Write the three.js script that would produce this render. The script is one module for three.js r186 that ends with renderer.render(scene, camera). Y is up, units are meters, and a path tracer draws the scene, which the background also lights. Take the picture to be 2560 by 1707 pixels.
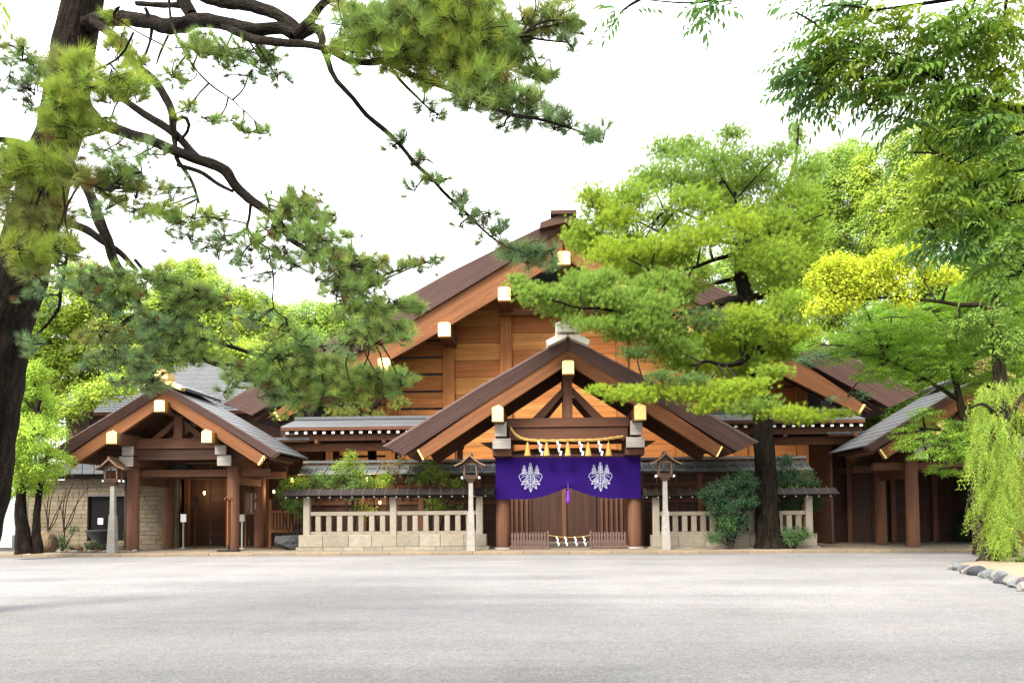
import * as THREE from 'three';
import { mergeGeometries } from 'three/addons/utils/BufferGeometryUtils.js';

// ---------------------------------------------------------------- camera, sky, sun, exposure
const W = 2560, H = 1707, F = 2130, CX = 1280, CY = 1190;   // photo size, focal length and principal point in photo pixels
const scene = new THREE.Scene();
const camera = new THREE.PerspectiveCamera(2 * Math.atan(H / 2 / F) * 180 / Math.PI, W / H, 0.1, 400);
camera.position.set(0, 1.6, 0);
camera.rotation.set(0.0437, 0.0423, -0.0075, 'YXZ');
camera.setViewOffset(W, H, 0, H / 2 - CY, W, H);
camera.updateMatrixWorld();
const renderer = new THREE.WebGLRenderer({ antialias: true });
renderer.setSize(1024, 682);
renderer.toneMapping = THREE.LinearToneMapping;
renderer.toneMappingExposure = 3.1;
renderer.shadowMap.enabled = true;

{ // bright overcast sky, brighter overhead
  const w = 128, h = 64, a = new Float32Array(w * h * 4);
  for (let j = 0; j < h; j++) for (let i = 0; i < w; i++) {
    const e = Math.max(0, Math.sin(((j + 0.5) / h - 0.5) * Math.PI)), l = 0.92 + 0.5 * e, k = (j * w + i) * 4;
    a[k] = l * 0.985; a[k + 1] = l; a[k + 2] = l * 1.03; a[k + 3] = 1;
  }
  const t = new THREE.DataTexture(a, w, h, THREE.RGBAFormat, THREE.FloatType);
  t.mapping = THREE.EquirectangularReflectionMapping; t.magFilter = THREE.LinearFilter; t.needsUpdate = true;
  scene.background = t; scene.environment = t;
}
const sun = new THREE.DirectionalLight(new THREE.Color(1, 0.94, 0.84), 3.2);
sun.position.set(-30, 66, 22); sun.target.position.set(0, 0, -32);
sun.castShadow = true; sun.shadow.radius = 52;
Object.assign(sun.shadow.camera, { left: -50, right: 50, top: 50, bottom: -50, near: 1, far: 200 });
scene.add(sun, sun.target);

// ---------------------------------------------------------------- helpers
const V = (x, y, z) => new THREE.Vector3(x, y, z);
let seed = 7;
const rnd = () => { seed = (seed + 0x6D2B79F5) | 0; let t = Math.imul(seed ^ (seed >>> 15), 1 | seed); t = (t + Math.imul(t ^ (t >>> 7), 61 | t)) ^ t; return ((t ^ (t >>> 14)) >>> 0) / 4294967296; };
const rr = (a, b) => a + (b - a) * rnd();
const gauss = () => (rnd() + rnd() + rnd() - 1.5) / 0.75;
// photo pixel -> point on the upright plane D metres in front of the camera position
function U(X, Y, D) {
  const d = V((X - CX) / F, -(Y - CY) / F, -1).applyQuaternion(camera.quaternion);
  return d.multiplyScalar(D / -d.z).add(camera.position);
}
function G(X, Y, y = 0) { // photo pixel -> point on the ground
  const d = V((X - CX) / F, -(Y - CY) / F, -1).applyQuaternion(camera.quaternion);
  return d.multiplyScalar((y - camera.position.y) / d.y).add(camera.position);
}
const taken = {};
const numbered = n => { const k = taken[n] = (taken[n] ?? -1) + 1; return k ? `${n}_${String(k).padStart(3, '0')}` : n; };
const baseOf = new WeakMap();
function thing(name, label, category, base = V(0, 0, 0), group) {
  const g = new THREE.Group(); g.name = numbered(name); g.position.copy(base); g.userData = { label, category };
  if (group) g.userData.group = group;
  baseOf.set(g, base); scene.add(g); return g;
}
function prep(m) { m.castShadow = m.receiveShadow = true; return m; }
function part(name, geo, mat, parent) { // geo in world coordinates
  const b = baseOf.get(parent); geo.translate(-b.x, -b.y, -b.z);
  const m = prep(new THREE.Mesh(geo, mat)); m.name = name; parent.add(m); baseOf.set(m, b); return m;
}
const boxes = {};
function chamfer(w, h, d) {
  const k = [w, h, d].map(v => Math.round(v * 1000)).join('_');
  if (boxes[k]) return boxes[k];
  const c = Math.min(0.012, Math.min(w, h, d) * 0.18), s = new THREE.Shape();
  s.moveTo(-w / 2 + c, -h / 2 + c); s.lineTo(w / 2 - c, -h / 2 + c); s.lineTo(w / 2 - c, h / 2 - c); s.lineTo(-w / 2 + c, h / 2 - c);
  const g = new THREE.ExtrudeGeometry(s, { depth: d - 2 * c, bevelEnabled: true, bevelThickness: c, bevelSize: c, bevelSegments: 1, steps: 1 });
  g.translate(0, 0, -(d - 2 * c) / 2); return boxes[k] = g;
}
// a box piece; x, y, z is its centre in the world
function box(name, w, h, d, x, y, z, mat, parent, rz = 0, rx = 0, ry = 0) {
  const b = baseOf.get(parent), m = prep(new THREE.Mesh(chamfer(w, h, d), mat));
  m.name = name; m.position.set(x - b.x, y - b.y, z - b.z); m.rotation.set(rx, ry, rz); parent.add(m); baseOf.set(m, V(b.x, b.y, b.z)); return m;
}
// sub-part boxes must not inherit a placed parent: geometry is baked instead
function boxGeo(w, h, d, x, y, z, rz = 0, rx = 0, ry = 0) { const g = chamfer(w, h, d).clone(); g.rotateX(rx); g.rotateY(ry); g.rotateZ(rz); g.translate(x, y, z); return g; }
// box between two photo pixels, front face on plane D, going back by depth
function rb(name, X0, Y0, X1, Y1, D, depth, mat, parent) {
  const c = U((X0 + X1) / 2, (Y0 + Y1) / 2, D), w = U(X1, (Y0 + Y1) / 2, D).x - U(X0, (Y0 + Y1) / 2, D).x, h = U((X0 + X1) / 2, Y0, D).y - U((X0 + X1) / 2, Y1, D).y;
  return box(name, w, h, depth, c.x, c.y, -D - depth / 2, mat, parent);
}
// polygon in world x, y, front face at z = -D, going back by depth; grain runs at angle
function polyGeo(pts, D, depth, angle = 0, bev = 0.012) {
  const s = new THREE.Shape(pts.map(p => new THREE.Vector2(p[0], p[1])));
  const g = new THREE.ExtrudeGeometry(s, { depth: depth - 2 * bev, bevelEnabled: bev > 0, bevelThickness: bev, bevelSize: bev, bevelOffset: -bev, bevelSegments: 1 });
  g.translate(0, 0, -D - depth + bev);
  if (angle) { const uv = g.attributes.uv, c = Math.cos(angle), n = Math.sin(angle); for (let i = 0; i < uv.count; i++) { const a = uv.getX(i), b = uv.getY(i); uv.setXY(i, a * c + b * n, -a * n + b * c); } }
  return g;
}
const px2 = (pts, D) => pts.map(([X, Y]) => { const p = U(X, Y, D); return [p.x, p.y]; });
const mirrorPts = (pts, ax) => pts.map(([x, y]) => [2 * ax - x, y]).reverse();
function clipPoly(pts, a, b, c) { // keep a x + b y <= c
  const out = [];
  for (let i = 0; i < pts.length; i++) {
    const p = pts[i], q = pts[(i + 1) % pts.length], dp = a * p[0] + b * p[1] - c, dq = a * q[0] + b * q[1] - c;
    if (dp <= 0) out.push(p);
    if ((dp < 0 && dq > 0) || (dp > 0 && dq < 0)) { const t = dp / (dp - dq); out.push([p[0] + (q[0] - p[0]) * t, p[1] + (q[1] - p[1]) * t]); }
  }
  return out;
}
// tapered, slightly knobbly tube through [Vector3, radius] points
function tube(pts, sides = 8, step = 0.5, rough = 0.08, cap = true) {
  const cv = new THREE.CatmullRomCurve3(pts.map(p => p[0]), false, 'centripetal');
  let len = 0; for (let i = 1; i < pts.length; i++) len += pts[i][0].distanceTo(pts[i - 1][0]);
  const n = Math.max(pts.length - 1, Math.ceil(len / step)), pos = [], uv = [], idx = [];
  let nrm = null, prev = null, run = 0; const rmax = Math.max(...pts.map(q => q[1]));
  for (let i = 0; i <= n; i++) {
    const t = i / n, p = cv.getPoint(t), tan = cv.getTangent(t).normalize(), f = t * (pts.length - 1), k = Math.min(pts.length - 2, Math.floor(f)), r = pts[k][1] + (pts[k + 1][1] - pts[k][1]) * (f - k);
    if (!nrm) { nrm = Math.abs(tan.y) < 0.9 ? V(0, 1, 0) : V(1, 0, 0); }
    nrm.sub(tan.clone().multiplyScalar(nrm.dot(tan))).normalize();
    const bin = tan.clone().cross(nrm);
    if (prev) run += p.distanceTo(prev); prev = p;
    for (let j = 0; j <= sides; j++) {
      const a = j % sides / sides * Math.PI * 2, q = r * (1 + rough * Math.sin(3 * a + run * 4.1 + p.x * 3) * 0.5 + rough * Math.sin(5 * a - run * 9 + p.y));
      pos.push(p.x + (nrm.x * Math.cos(a) + bin.x * Math.sin(a)) * q, p.y + (nrm.y * Math.cos(a) + bin.y * Math.sin(a)) * q, p.z + (nrm.z * Math.cos(a) + bin.z * Math.sin(a)) * q);
      uv.push(j / sides * 2 * Math.PI * rmax, run);
    }
  }
  const s1 = sides + 1;
  for (let i = 0; i < n; i++) for (let j = 0; j < sides; j++) { const a = i * s1 + j; idx.push(a, a + 1, a + s1, a + 1, a + s1 + 1, a + s1); }
  const g = new THREE.BufferGeometry();
  g.setAttribute('position', new THREE.Float32BufferAttribute(pos, 3)); g.setAttribute('uv', new THREE.Float32BufferAttribute(uv, 2)); g.setIndex(idx); g.computeVertexNormals();
  return g;
}
const merge = list => { const l = list.map(g => g.index ? g.toNonIndexed() : g); for (const g of l) for (const k of Object.keys(g.attributes)) if (!['position', 'normal', 'uv'].includes(k)) g.deleteAttribute(k); return mergeGeometries(l); };

// ---------------------------------------------------------------- textures and materials
function noiseGrid(n, cells, sd) { // periodic value noise
  const keep = seed; seed = sd; const g = Array.from({ length: cells[0] * cells[1] }, rnd); seed = keep;
  const sm = t => t * t * (3 - 2 * t), out = new Float32Array(n[0] * n[1]);
  for (let j = 0; j < n[1]; j++) for (let i = 0; i < n[0]; i++) {
    const x = i / n[0] * cells[0], y = j / n[1] * cells[1], x0 = Math.floor(x), y0 = Math.floor(y), fx = sm(x - x0), fy = sm(y - y0), x1 = (x0 + 1) % cells[0], y1 = (y0 + 1) % cells[1];
    const a = g[y0 * cells[0] + x0], b = g[y0 * cells[0] + x1], c = g[y1 * cells[0] + x0], d = g[y1 * cells[0] + x1];
    out[j * n[0] + i] = a + (b - a) * fx + (c - a) * fy + (a - b - c + d) * fx * fy;
  }
  return out;
}
function layers(n, list) { const o = new Float32Array(n[0] * n[1]); for (const [cx, cy, w, sd] of list) { const a = noiseGrid(n, [cx, cy], sd); for (let i = 0; i < o.length; i++) o[i] += (a[i] - 0.5) * w; } return o; }
function tex(n, f, metres, srgb = true) {
  const a = new Uint8Array(n[0] * n[1] * 4);
  for (let i = 0; i < n[0] * n[1]; i++) { const c = f(i); for (let k = 0; k < 3; k++) a[i * 4 + k] = Math.max(0, Math.min(255, c[k] * 255)); a[i * 4 + 3] = 255; }
  const t = new THREE.DataTexture(a, n[0], n[1], THREE.RGBAFormat, THREE.UnsignedByteType);
  t.wrapS = t.wrapT = THREE.RepeatWrapping; t.magFilter = THREE.LinearFilter; t.minFilter = THREE.LinearMipmapLinearFilter; t.generateMipmaps = true;
  if (srgb) t.colorSpace = THREE.SRGBColorSpace;
  t.repeat.set(1 / metres[0], 1 / metres[1]); t.needsUpdate = true; return t;
}
const vary = (t, ox, oy, rot = 0) => { const c = t.clone(); c.offset.set(ox, oy); c.rotation = rot; c.needsUpdate = true; return c; };
const WN = [512, 512], woodN = layers(WN, [[4, 120, 0.32, 11], [8, 240, 0.22, 12], [3, 24, 0.3, 13], [2, 6, 0.22, 14], [24, 256, 0.14, 15]]);
const woodT = tex(WN, i => { const v = 0.85 + woodN[i] * 0.46; return [v * 1.02, v * 0.985, v * 0.95]; }, [3.1, 1.7]);
const woodB = tex(WN, i => { const v = 0.5 + woodN[i]; return [v, v, v]; }, [3.1, 1.7], false);
const stoneN = layers(WN, [[6, 6, 0.3, 21], [20, 20, 0.25, 22], [70, 70, 0.3, 23], [200, 200, 0.35, 24]]);
const stoneT = tex(WN, i => { const v = 0.85 + stoneN[i] * 0.3; return [v, v * 0.99, v * (0.97 + stoneN[i] * 0.05)]; }, [1.6, 1.6]);
const stoneB = tex(WN, i => { const v = 0.5 + stoneN[i]; return [v, v, v]; }, [1.6, 1.6], false);
const barkN = layers(WN, [[12, 5, 0.6, 31], [30, 11, 0.5, 32], [70, 30, 0.3, 33], [160, 90, 0.25, 34]]);
const barkT = tex(WN, i => { const v = 0.72 + barkN[i] * 0.55, m = Math.max(0, stoneN[i]) * 0.25; return [v - m * 0.3, v * 0.97 + m * 0.1, v * 0.93 - m * 0.3]; }, [1.3, 1.3]);
const barkB = tex(WN, i => { const v = 0.5 + barkN[i]; return [v, v, v]; }, [1.3, 1.3], false);
const C = (r, g, b) => new THREE.Color().setRGB(r, g, b);
const std = (c, rough = 0.8, o = {}) => o.specularIntensity === undefined ? new THREE.MeshStandardMaterial({ color: c, roughness: rough, ...o }) : new THREE.MeshPhysicalMaterial({ color: c, roughness: rough, ...o });
function wood(c, rough = 0.65, vertical = false, k = 0) {
  const r = vertical ? Math.PI / 2 : 0, t = vary(woodT, 0.37 * k, 0.21 * k, r), b = vary(woodB, 0.37 * k, 0.21 * k, r);
  return std(c, rough, { map: t, bumpMap: b, bumpScale: 0.004, specularIntensity: 0.5 });
}
const stone = (c, k = 0, rough = 0.9) => std(c, rough, { map: vary(stoneT, 0.3 * k, 0.17 * k), bumpMap: vary(stoneB, 0.3 * k, 0.17 * k), bumpScale: 0.006 });
const bark = (c, s = 0.03) => std(c, 0.95, { map: barkT, bumpMap: barkB, bumpScale: s, specularIntensity: 0.1 });
const M = {
  wall: [[0.47, 0.19, 0.046], [0.41, 0.155, 0.038], [0.51, 0.225, 0.06], [0.37, 0.13, 0.032]].map((c, k) => wood(C(...c), 0.7, false, k)),
  wallPost: wood(C(0.344, 0.132, 0.0336), 0.7, true, 1),
  barge: wood(C(0.205, 0.085, 0.033), 0.78, false, 2),
  bargeDark: wood(C(0.12, 0.05, 0.026), 0.78, false, 3),
  beam: wood(C(0.13, 0.06, 0.035), 0.78, false, 1),
  post: wood(C(0.18, 0.086, 0.053), 0.78, true, 2),
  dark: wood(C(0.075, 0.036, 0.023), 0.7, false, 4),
  darkV: wood(C(0.072, 0.036, 0.025), 0.7, true, 4),
  black: wood(C(0.0195, 0.0156, 0.0137), 0.7, false, 5),
  verge: wood(C(0.135, 0.08, 0.07), 0.6, false, 5),
  verge2: wood(C(0.115, 0.067, 0.06), 0.6, false, 6),
  slate: std(C(0.124, 0.13, 0.146), 0.4, { map: vary(stoneT, 0.1, 0.4), metalness: 0.15 }),
  slate2: std(C(0.104, 0.111, 0.124), 0.44, { map: vary(stoneT, 0.6, 0.1), metalness: 0.15 }),
  slateOld: std(C(0.19, 0.2, 0.195), 0.6, { map: vary(stoneT, 0.3, 0.8) }),
  gold: std(C(0.93, 0.68, 0.26), 0.36, { metalness: 1, bumpMap: vary(stoneB, 0.5, 0.5), bumpScale: 0.012 }),
  pale: std(C(0.78, 0.72, 0.62), 0.42, { metalness: 0.5, bumpMap: stoneB, bumpScale: 0.002 }),
  white: std(C(0.42, 0.405, 0.383), 0.6, { map: vary(woodT, 0.3, 0.1) }),
  whiteTip: std(C(0.82, 0.82, 0.82), 0.5),
  granite: [0, 1, 2].map(k => stone(C(...[[0.30, 0.258, 0.203], [0.26, 0.222, 0.175], [0.33, 0.288, 0.235]][k]), k)),
  graniteWhite: stone(C(0.338, 0.319, 0.293), 4),
  kerb: [0, 1].map(k => stone(C(...[[0.29, 0.22, 0.145], [0.25, 0.195, 0.135]][k]), k + 5)),
  pave: stone(C(0.208, 0.166, 0.12), 3),
  beige: stone(C(0.221, 0.179, 0.12), 6),
  beige2: stone(C(0.195, 0.156, 0.101), 7),
  rockDark: stone(C(0.039, 0.0403, 0.0455), 2), rockTan: stone(C(0.176, 0.124, 0.065), 1), rockBlue: stone(C(0.143, 0.163, 0.176), 3), rockGrey: stone(C(0.215, 0.208, 0.202), 4), rockPurple: stone(C(0.104, 0.0845, 0.0975), 5),
  soil: stone(C(0.305, 0.234, 0.156), 2),
  glass: new THREE.MeshPhysicalMaterial({ color: C(0.0078, 0.0078, 0.0078), roughness: 0.3, specularIntensity: 0.12 }),
  bark: bark(C(0.027, 0.022, 0.018), 0.06), barkTwig: std(C(0.0228, 0.0175, 0.0137), 0.9, { specularIntensity: 0.1 }), barkGrey: bark(C(0.065, 0.0553, 0.0403), 0.03),
};

// ---------------------------------------------------------------- ground
{
  const N = [2048, 2048], a = layers(N, [[1024, 1024, 0.55, 41], [620, 620, 0.5, 42], [200, 200, 0.14, 43], [40, 40, 0.12, 44], [9, 9, 0.2, 45], [3, 17, 0.22, 46], [5, 60, 0.12, 49]]);
  const hue = layers(N, [[900, 900, 0.5, 47], [30, 30, 0.3, 48]]);
  const t = tex(N, i => { const v = 0.80 + a[i] * 0.36; return [v * (1 + hue[i] * 0.07), v * 0.995, v * (1.0 - hue[i] * 0.08)]; }, [13, 13]);
  const b = tex(N, i => { const v = 0.5 + a[i] * 0.8; return [v, v, v]; }, [13, 13], false);
  const g = new THREE.PlaneGeometry(300, 300, 60, 60); g.rotateX(-Math.PI / 2);
  const uv = g.attributes.uv, p = g.attributes.position; for (let i = 0; i < uv.count; i++) uv.setXY(i, p.getX(i), p.getZ(i));
  const m = prep(new THREE.Mesh(g, std(C(0.238, 0.228, 0.219), 0.95, { map: t, bumpMap: b, bumpScale: 0.012 })));
  m.name = 'gravel_ground'; m.userData = { kind: 'structure', label: 'pale grey raked gravel forecourt', category: 'ground' }; m.position.z = -60; scene.add(m);
}
const PAVE = 0.12, KERB = 33.1;
{ // stone pavement with a kerb of long stones along its front edge
  const pv = new THREE.Group(); pv.name = 'pavement'; pv.userData = { kind: 'structure', label: 'tan stone pavement along the shrine buildings', category: 'pavement' }; scene.add(pv); baseOf.set(pv, V(0, 0, 0));
  const g = new THREE.BoxGeometry(64, PAVE, 16); g.translate(0, PAVE / 2 - 0.004, -KERB - 8.3); const uv = g.attributes.uv, p = g.attributes.position; for (let i = 0; i < uv.count; i++) uv.setXY(i, p.getX(i), p.getZ(i));
  part('paving_bed', g, M.pave, pv);
  for (let x = -24, k = 0; x < 27; k++) { const w = rr(1.5, 2.1); box('kerb_stone', w - 0.012, PAVE + 0.008, 0.3, x + w / 2, PAVE / 2, -KERB - 0.15, M.kerb[k % 2], pv); x += w; }
  for (let r = 0; r < 4; r++) for (let x = -24; x < 27;) { const w = rr(0.7, 1.3); box('paving_slab', w - 0.014, 0.03, 0.56, x + w / 2, PAVE - 0.004, -KERB - 0.61 - r * 0.575, (r + Math.floor(x)) % 3 ? M.pave : M.kerb[1], pv); x += w; }
}

// ---------------------------------------------------------------- timber buildings
// half outline of a gable (right half, metres from the axis) out of photo pixels on the left half
const half = (pts, axX, D) => { const ax = U(axX, 1000, D).x; return px2(pts, D).map(([x, y]) => [ax - x, y]); };
const sided = (pts, ax, s) => s > 0 ? pts.map(([x, y]) => [ax + x, y]) : pts.map(([x, y]) => [ax - x, y]).reverse();
function goldEnd(name, w, h, x, yb, zf, len, parent, peak = 0) { // purlin with a gilt end: rounded or pitched top
  const pts = peak ? [[-w / 2, 0], [w / 2, 0], [w / 2, h * 0.82], [peak * w * 0.12, h], [-w / 2, h * 0.82]] : [[-w / 2, 0], [w / 2, 0], [w / 2, h * 0.9], [w * 0.32, h], [-w * 0.32, h], [-w / 2, h * 0.9]];
  const w_ = pts.map(([a, b]) => [x + a, yb + b]);
  const pu = part('purlin', polyGeo(w_.map(([a, b]) => [x + (a - x) * 0.94, yb + (b - yb) * 0.97 + 0.01]), -zf + 0.1, len, Math.PI / 2), M.beam, parent);
  part('gilt_cap', polyGeo(w_, -zf, 0.34, 0, 0.02), M.gold, pu);
}
// verge: the thick roof edge, built of long strips one below another
function verge(parent, top, bot, D, n, mat2, s, ax, depth = 0.5) {
  for (let k = 0; k < n; k++) {
    const a = k / n, b = (k + 1) / n, q = top.map(([x, y], i) => [x + (bot[i][0] - x) * a, y + (bot[i][1] - y) * a]), r = top.map(([x, y], i) => [x + (bot[i][0] - x) * b, y + (bot[i][1] - y) * b]);
    const pts = sided([...q, ...r.reverse()], ax, s);
    part('verge_strip', polyGeo(pts, D + k * 0.28 / n, depth, s > 0 ? -0.52 : 0.52, 0.004), mat2[k % mat2.length], parent);
  }
}
// roof slope as courses of metal or tile, from top outline pts (x from axis, y), back from D by depth
function slope(parent, top, D, depth, s, ax, mats, course = 0.5) {
  for (let i = 0; i + 1 < top.length; i++) {
    const [x0, y0] = top[i], [x1, y1] = top[i + 1], L = Math.hypot(x1 - x0, y1 - y0), n = Math.max(1, Math.round(L / course));
    for (let k = 0; k < n; k++) {
      const t0 = k / n, t1 = (k + 1) / n, ang = Math.atan2(y1 - y0, x1 - x0), cx = x0 + (x1 - x0) * (t0 + t1) / 2, cy = y0 + (y1 - y0) * (t0 + t1) / 2;
      box('roof_course', L / n + 0.03, 0.05, depth, ax + s * cx, cy + 0.012 - 0.02, -D - depth / 2, mats[(k + i) % mats.length], parent, s * (ang + 0.035));
    }
  }
}

const entranceX = U(1421, 950, 33.3).x, hallX = U(1410, 700, 42.4).x;

// ---- main hall
{
  const D = 42.4, WD = 45, h = thing('main_hall', 'great shrine hall with orange plank gable wall, brown gable roof and gilt purlin ends', 'hall', V(hallX, 0, -WD));
  const top = half([[1408, 545], [1271, 611], [1118, 687], [1014, 745], [800, 868], [561, 1010]], 1409, D), bot = half([[1408, 570], [1271, 655], [1118, 747], [1030, 800], [830, 918], [625, 1039]], 1409, D);
  const ub = half([[1408, 600], [1232, 708], [1041, 825], [840, 945], [660, 1046]], 1409, D), lb = half([[1408, 647], [1232, 750], [1041, 862], [840, 974], [700, 1051]], 1409, D), lt = half([[1408, 600], [1232, 706], [1041, 824], [840, 942], [686, 1030]], 1409, D);
  for (const s of [-1, 1]) {
    verge(h, top, bot, D - 0.35, 14, [M.verge, M.verge2], s, hallX, 0.7);
    part('upper_bargeboard', polyGeo(sided([...bot.slice(0, 5).map(([x, y]) => [x, y - 0.02]), ...ub.slice(0, 5).reverse()], hallX, s), D + 0.1, 0.3, s > 0 ? -0.53 : 0.53), M.barge, h);
    part('bargeboard', polyGeo(sided([...lt, ...lb.slice().reverse()], hallX, s), D - 0.1, 0.24, s > 0 ? -0.53 : 0.53), M.barge, h);
    const tip = lt[4], lo = lb[4]; part('gilt_strip', polyGeo(sided([[tip[0], tip[1] + 0.02], [tip[0] + 0.12, tip[1] - 0.02], [lo[0] + 0.12, lo[1] - 0.04], [lo[0], lo[1]]], hallX, s), D - 0.13, 0.3), M.gold, h);
    slope(h, top.map(([x, y]) => [x, y - 0.03]), D - 0.33, 17, s, hallX, [M.verge, M.verge2], 0.6);
    // soffit boards carried by rafters
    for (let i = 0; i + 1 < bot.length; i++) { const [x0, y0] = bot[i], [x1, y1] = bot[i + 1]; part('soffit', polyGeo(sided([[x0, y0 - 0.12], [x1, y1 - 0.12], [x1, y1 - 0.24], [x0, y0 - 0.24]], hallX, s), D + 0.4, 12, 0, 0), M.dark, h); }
    for (let r = 0; r < 5; r++) for (let i = 0; i + 1 < ub.length; i++) { const [x0, y0] = ub[i], [x1, y1] = ub[i + 1], L = Math.hypot(x1 - x0, y1 - y0); box('rafter', L, 0.14, 0.12, hallX + s * (x0 + x1) / 2, (y0 + y1) / 2 + 0.02, -D - 0.7 - r * 0.42, M.dark, h, s * Math.atan2(y1 - y0, x1 - x0)); }
    for (const [X, Y0, Y1] of [[964, 898, 934], [1113, 810, 846], [1262, 722, 757]]) { const a = U(X, Y1, D), t = U(X, Y0, D); goldEnd('purlin', 0.64, t.y - a.y, hallX + s * (hallX - a.x), a.y, -D + 0.45, 3.2, h); }
    // ridge cover plates
    part('ridge_plate', polyGeo(sided([[0, U(1408, 546, D).y], [1.16, U(1351, 568, D).y], [1.2, U(1351, 584, D).y], [0, U(1408, 570, D).y]], hallX, s), D - 0.75, 8, 0, 0.02), M.dark, h);
  }
  { const a = U(1410, 668, D), t = U(1410, 634, D); goldEnd('purlin', 0.64, t.y - a.y, hallX, a.y, -D + 0.45, 3.2, h); }
  box('ridge_beam', 1.3, 0.2, 9, hallX, U(1410, 545, D).y, -D - 3.6, M.dark, h);
  // gable wall: posts, planks, slits
  const [sx0, sy0] = ub[0], [sx1, sy1] = ub[4], A = (sy0 - sy1), B = (sx1 - sx0), Cc = A * sx0 + B * sy0; // keep A x + B y <= Cc below the boards (x from axis)
  const clip = pts => { let q = pts.map(([x, y]) => [x - hallX, y]); q = clipPoly(q, A, B, Cc - 0.1); q = clipPoly(q, -A, B, Cc - 0.1); return q.map(([x, y]) => [x + hallX, y]); };
  const xs = [-9.3, -6.15, -3.05, 3.05, 6.15, 9.3, 12.4].map(v => v), postX = [[-12.4], [-9.2], [-6.12], [-3.06], [3.06], [6.12], [9.2], [12.4]].flat();
  for (const x of postX) { const pts = clip([[hallX + x - 0.31, 0], [hallX + x + 0.31, 0], [hallX + x + 0.31, 18], [hallX + x - 0.31, 18]]); if (pts.length > 2) part('wall_post', polyGeo(pts, WD - 0.22, 0.4), M.wallPost, h); }
  let q = 0;
  const bays = [[-12.09, -9.51, 1], [-8.89, -6.43, 1], [-5.81, -3.37, 0], [-2.75, 0, 0], [0, 2.75, 0], [3.37, 5.81, 0], [6.43, 8.89, 1], [9.51, 12.09, 1]];
  bays.forEach(([a, b, slit], bi) => {
    for (let y = 0.15 - (bi % 3) * 0.25; y < 13.4; y += 0.92) {
      const y1 = y + 0.92 - (slit && y > 3.5 ? 0.115 : 0.016), pts = clip([[hallX + a + 0.005, Math.max(0.14, y)], [hallX + b - 0.005, Math.max(0.14, y)], [hallX + b - 0.005, y1], [hallX + a + 0.005, y1]]);
      if (pts.length > 2 && Math.abs(THREE.ShapeUtils.area(pts.map(p => new THREE.Vector2(...p)))) > 0.05) part('plank', polyGeo(pts, WD + rr(0, 0.012), 0.09, 0, 0.008), M.wall[(q += 1 + Math.floor(rnd() * 3)) % 4], h);
    }
  });
  part('wall_lining', polyGeo(clip([[hallX - 13.5, 0.14], [hallX + 13.5, 0.14], [hallX + 13.5, 18], [hallX - 13.5, 18]]), WD + 0.3, 0.1, 0, 0), std(C(0.10, 0.11, 0.13), 0.9), h);
  for (const s of [-1, 1]) { const g = new THREE.BoxGeometry(0.3, 6, 14); g.translate(hallX + s * 13.4, 3.14, -WD - 7.4); part('side_wall', g, M.darkV, h); }
  // white struts in the gable top
  for (const s of [-1, 1]) part('gable_strut', polyGeo(sided([[0.32, U(1410, 668, D).y - 0.35], [0.32, U(1410, 668, D).y - 0.46], [2.1, U(1410, 668, D).y - 1.61], [2.1, U(1410, 668, D).y - 1.5]], hallX, s), 44.3, 0.2), M.white, h);
  part('king_post', polyGeo([[hallX - 0.25, U(1410, 740, D).y - 0.4], [hallX + 0.25, U(1410, 740, D).y - 0.4], [hallX + 0.25, U(1410, 668, D).y + 0.1], [hallX - 0.25, U(1410, 668, D).y + 0.1]], 44.2, 0.3), M.wallPost, h);
  part('gable_beam', polyGeo([[hallX - 3.4, U(1410, 762, D).y], [hallX + 3.4, U(1410, 762, D).y], [hallX + 3.4, U(1410, 740, D).y - 0.1], [hallX - 3.4, U(1410, 740, D).y - 0.1]], 44.4, 0.35), M.barge, h);
  // doors behind the entrance
  for (const s of [-1, 1]) {
    const d = box('door', 1.62, 3.3, 0.08, entranceX + s * 0.86, 1.79, -WD + 0.36, M.darkV, h);
    const b = baseOf.get(h); void b;
    for (let k = 0; k < 6; k++) box('lattice_bar', 0.11, 2.2, 0.09, entranceX + s * (1.95 + k * 0.26), 1.25, -WD + 0.4, M.post, h);
    box('door_head', 3.6, 1.0, 0.1, entranceX + s * 1.85, 3.95, -WD + 0.42, M.dark, h);
    box('door_side', 2.2, 3.4, 0.06, entranceX + s * 2.8, 1.84, -WD + 0.3, M.darkV, h);
  }
  box('door_post', 0.22, 3.4, 0.16, entranceX, 1.84, -WD + 0.42, M.post, h);
}

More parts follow.
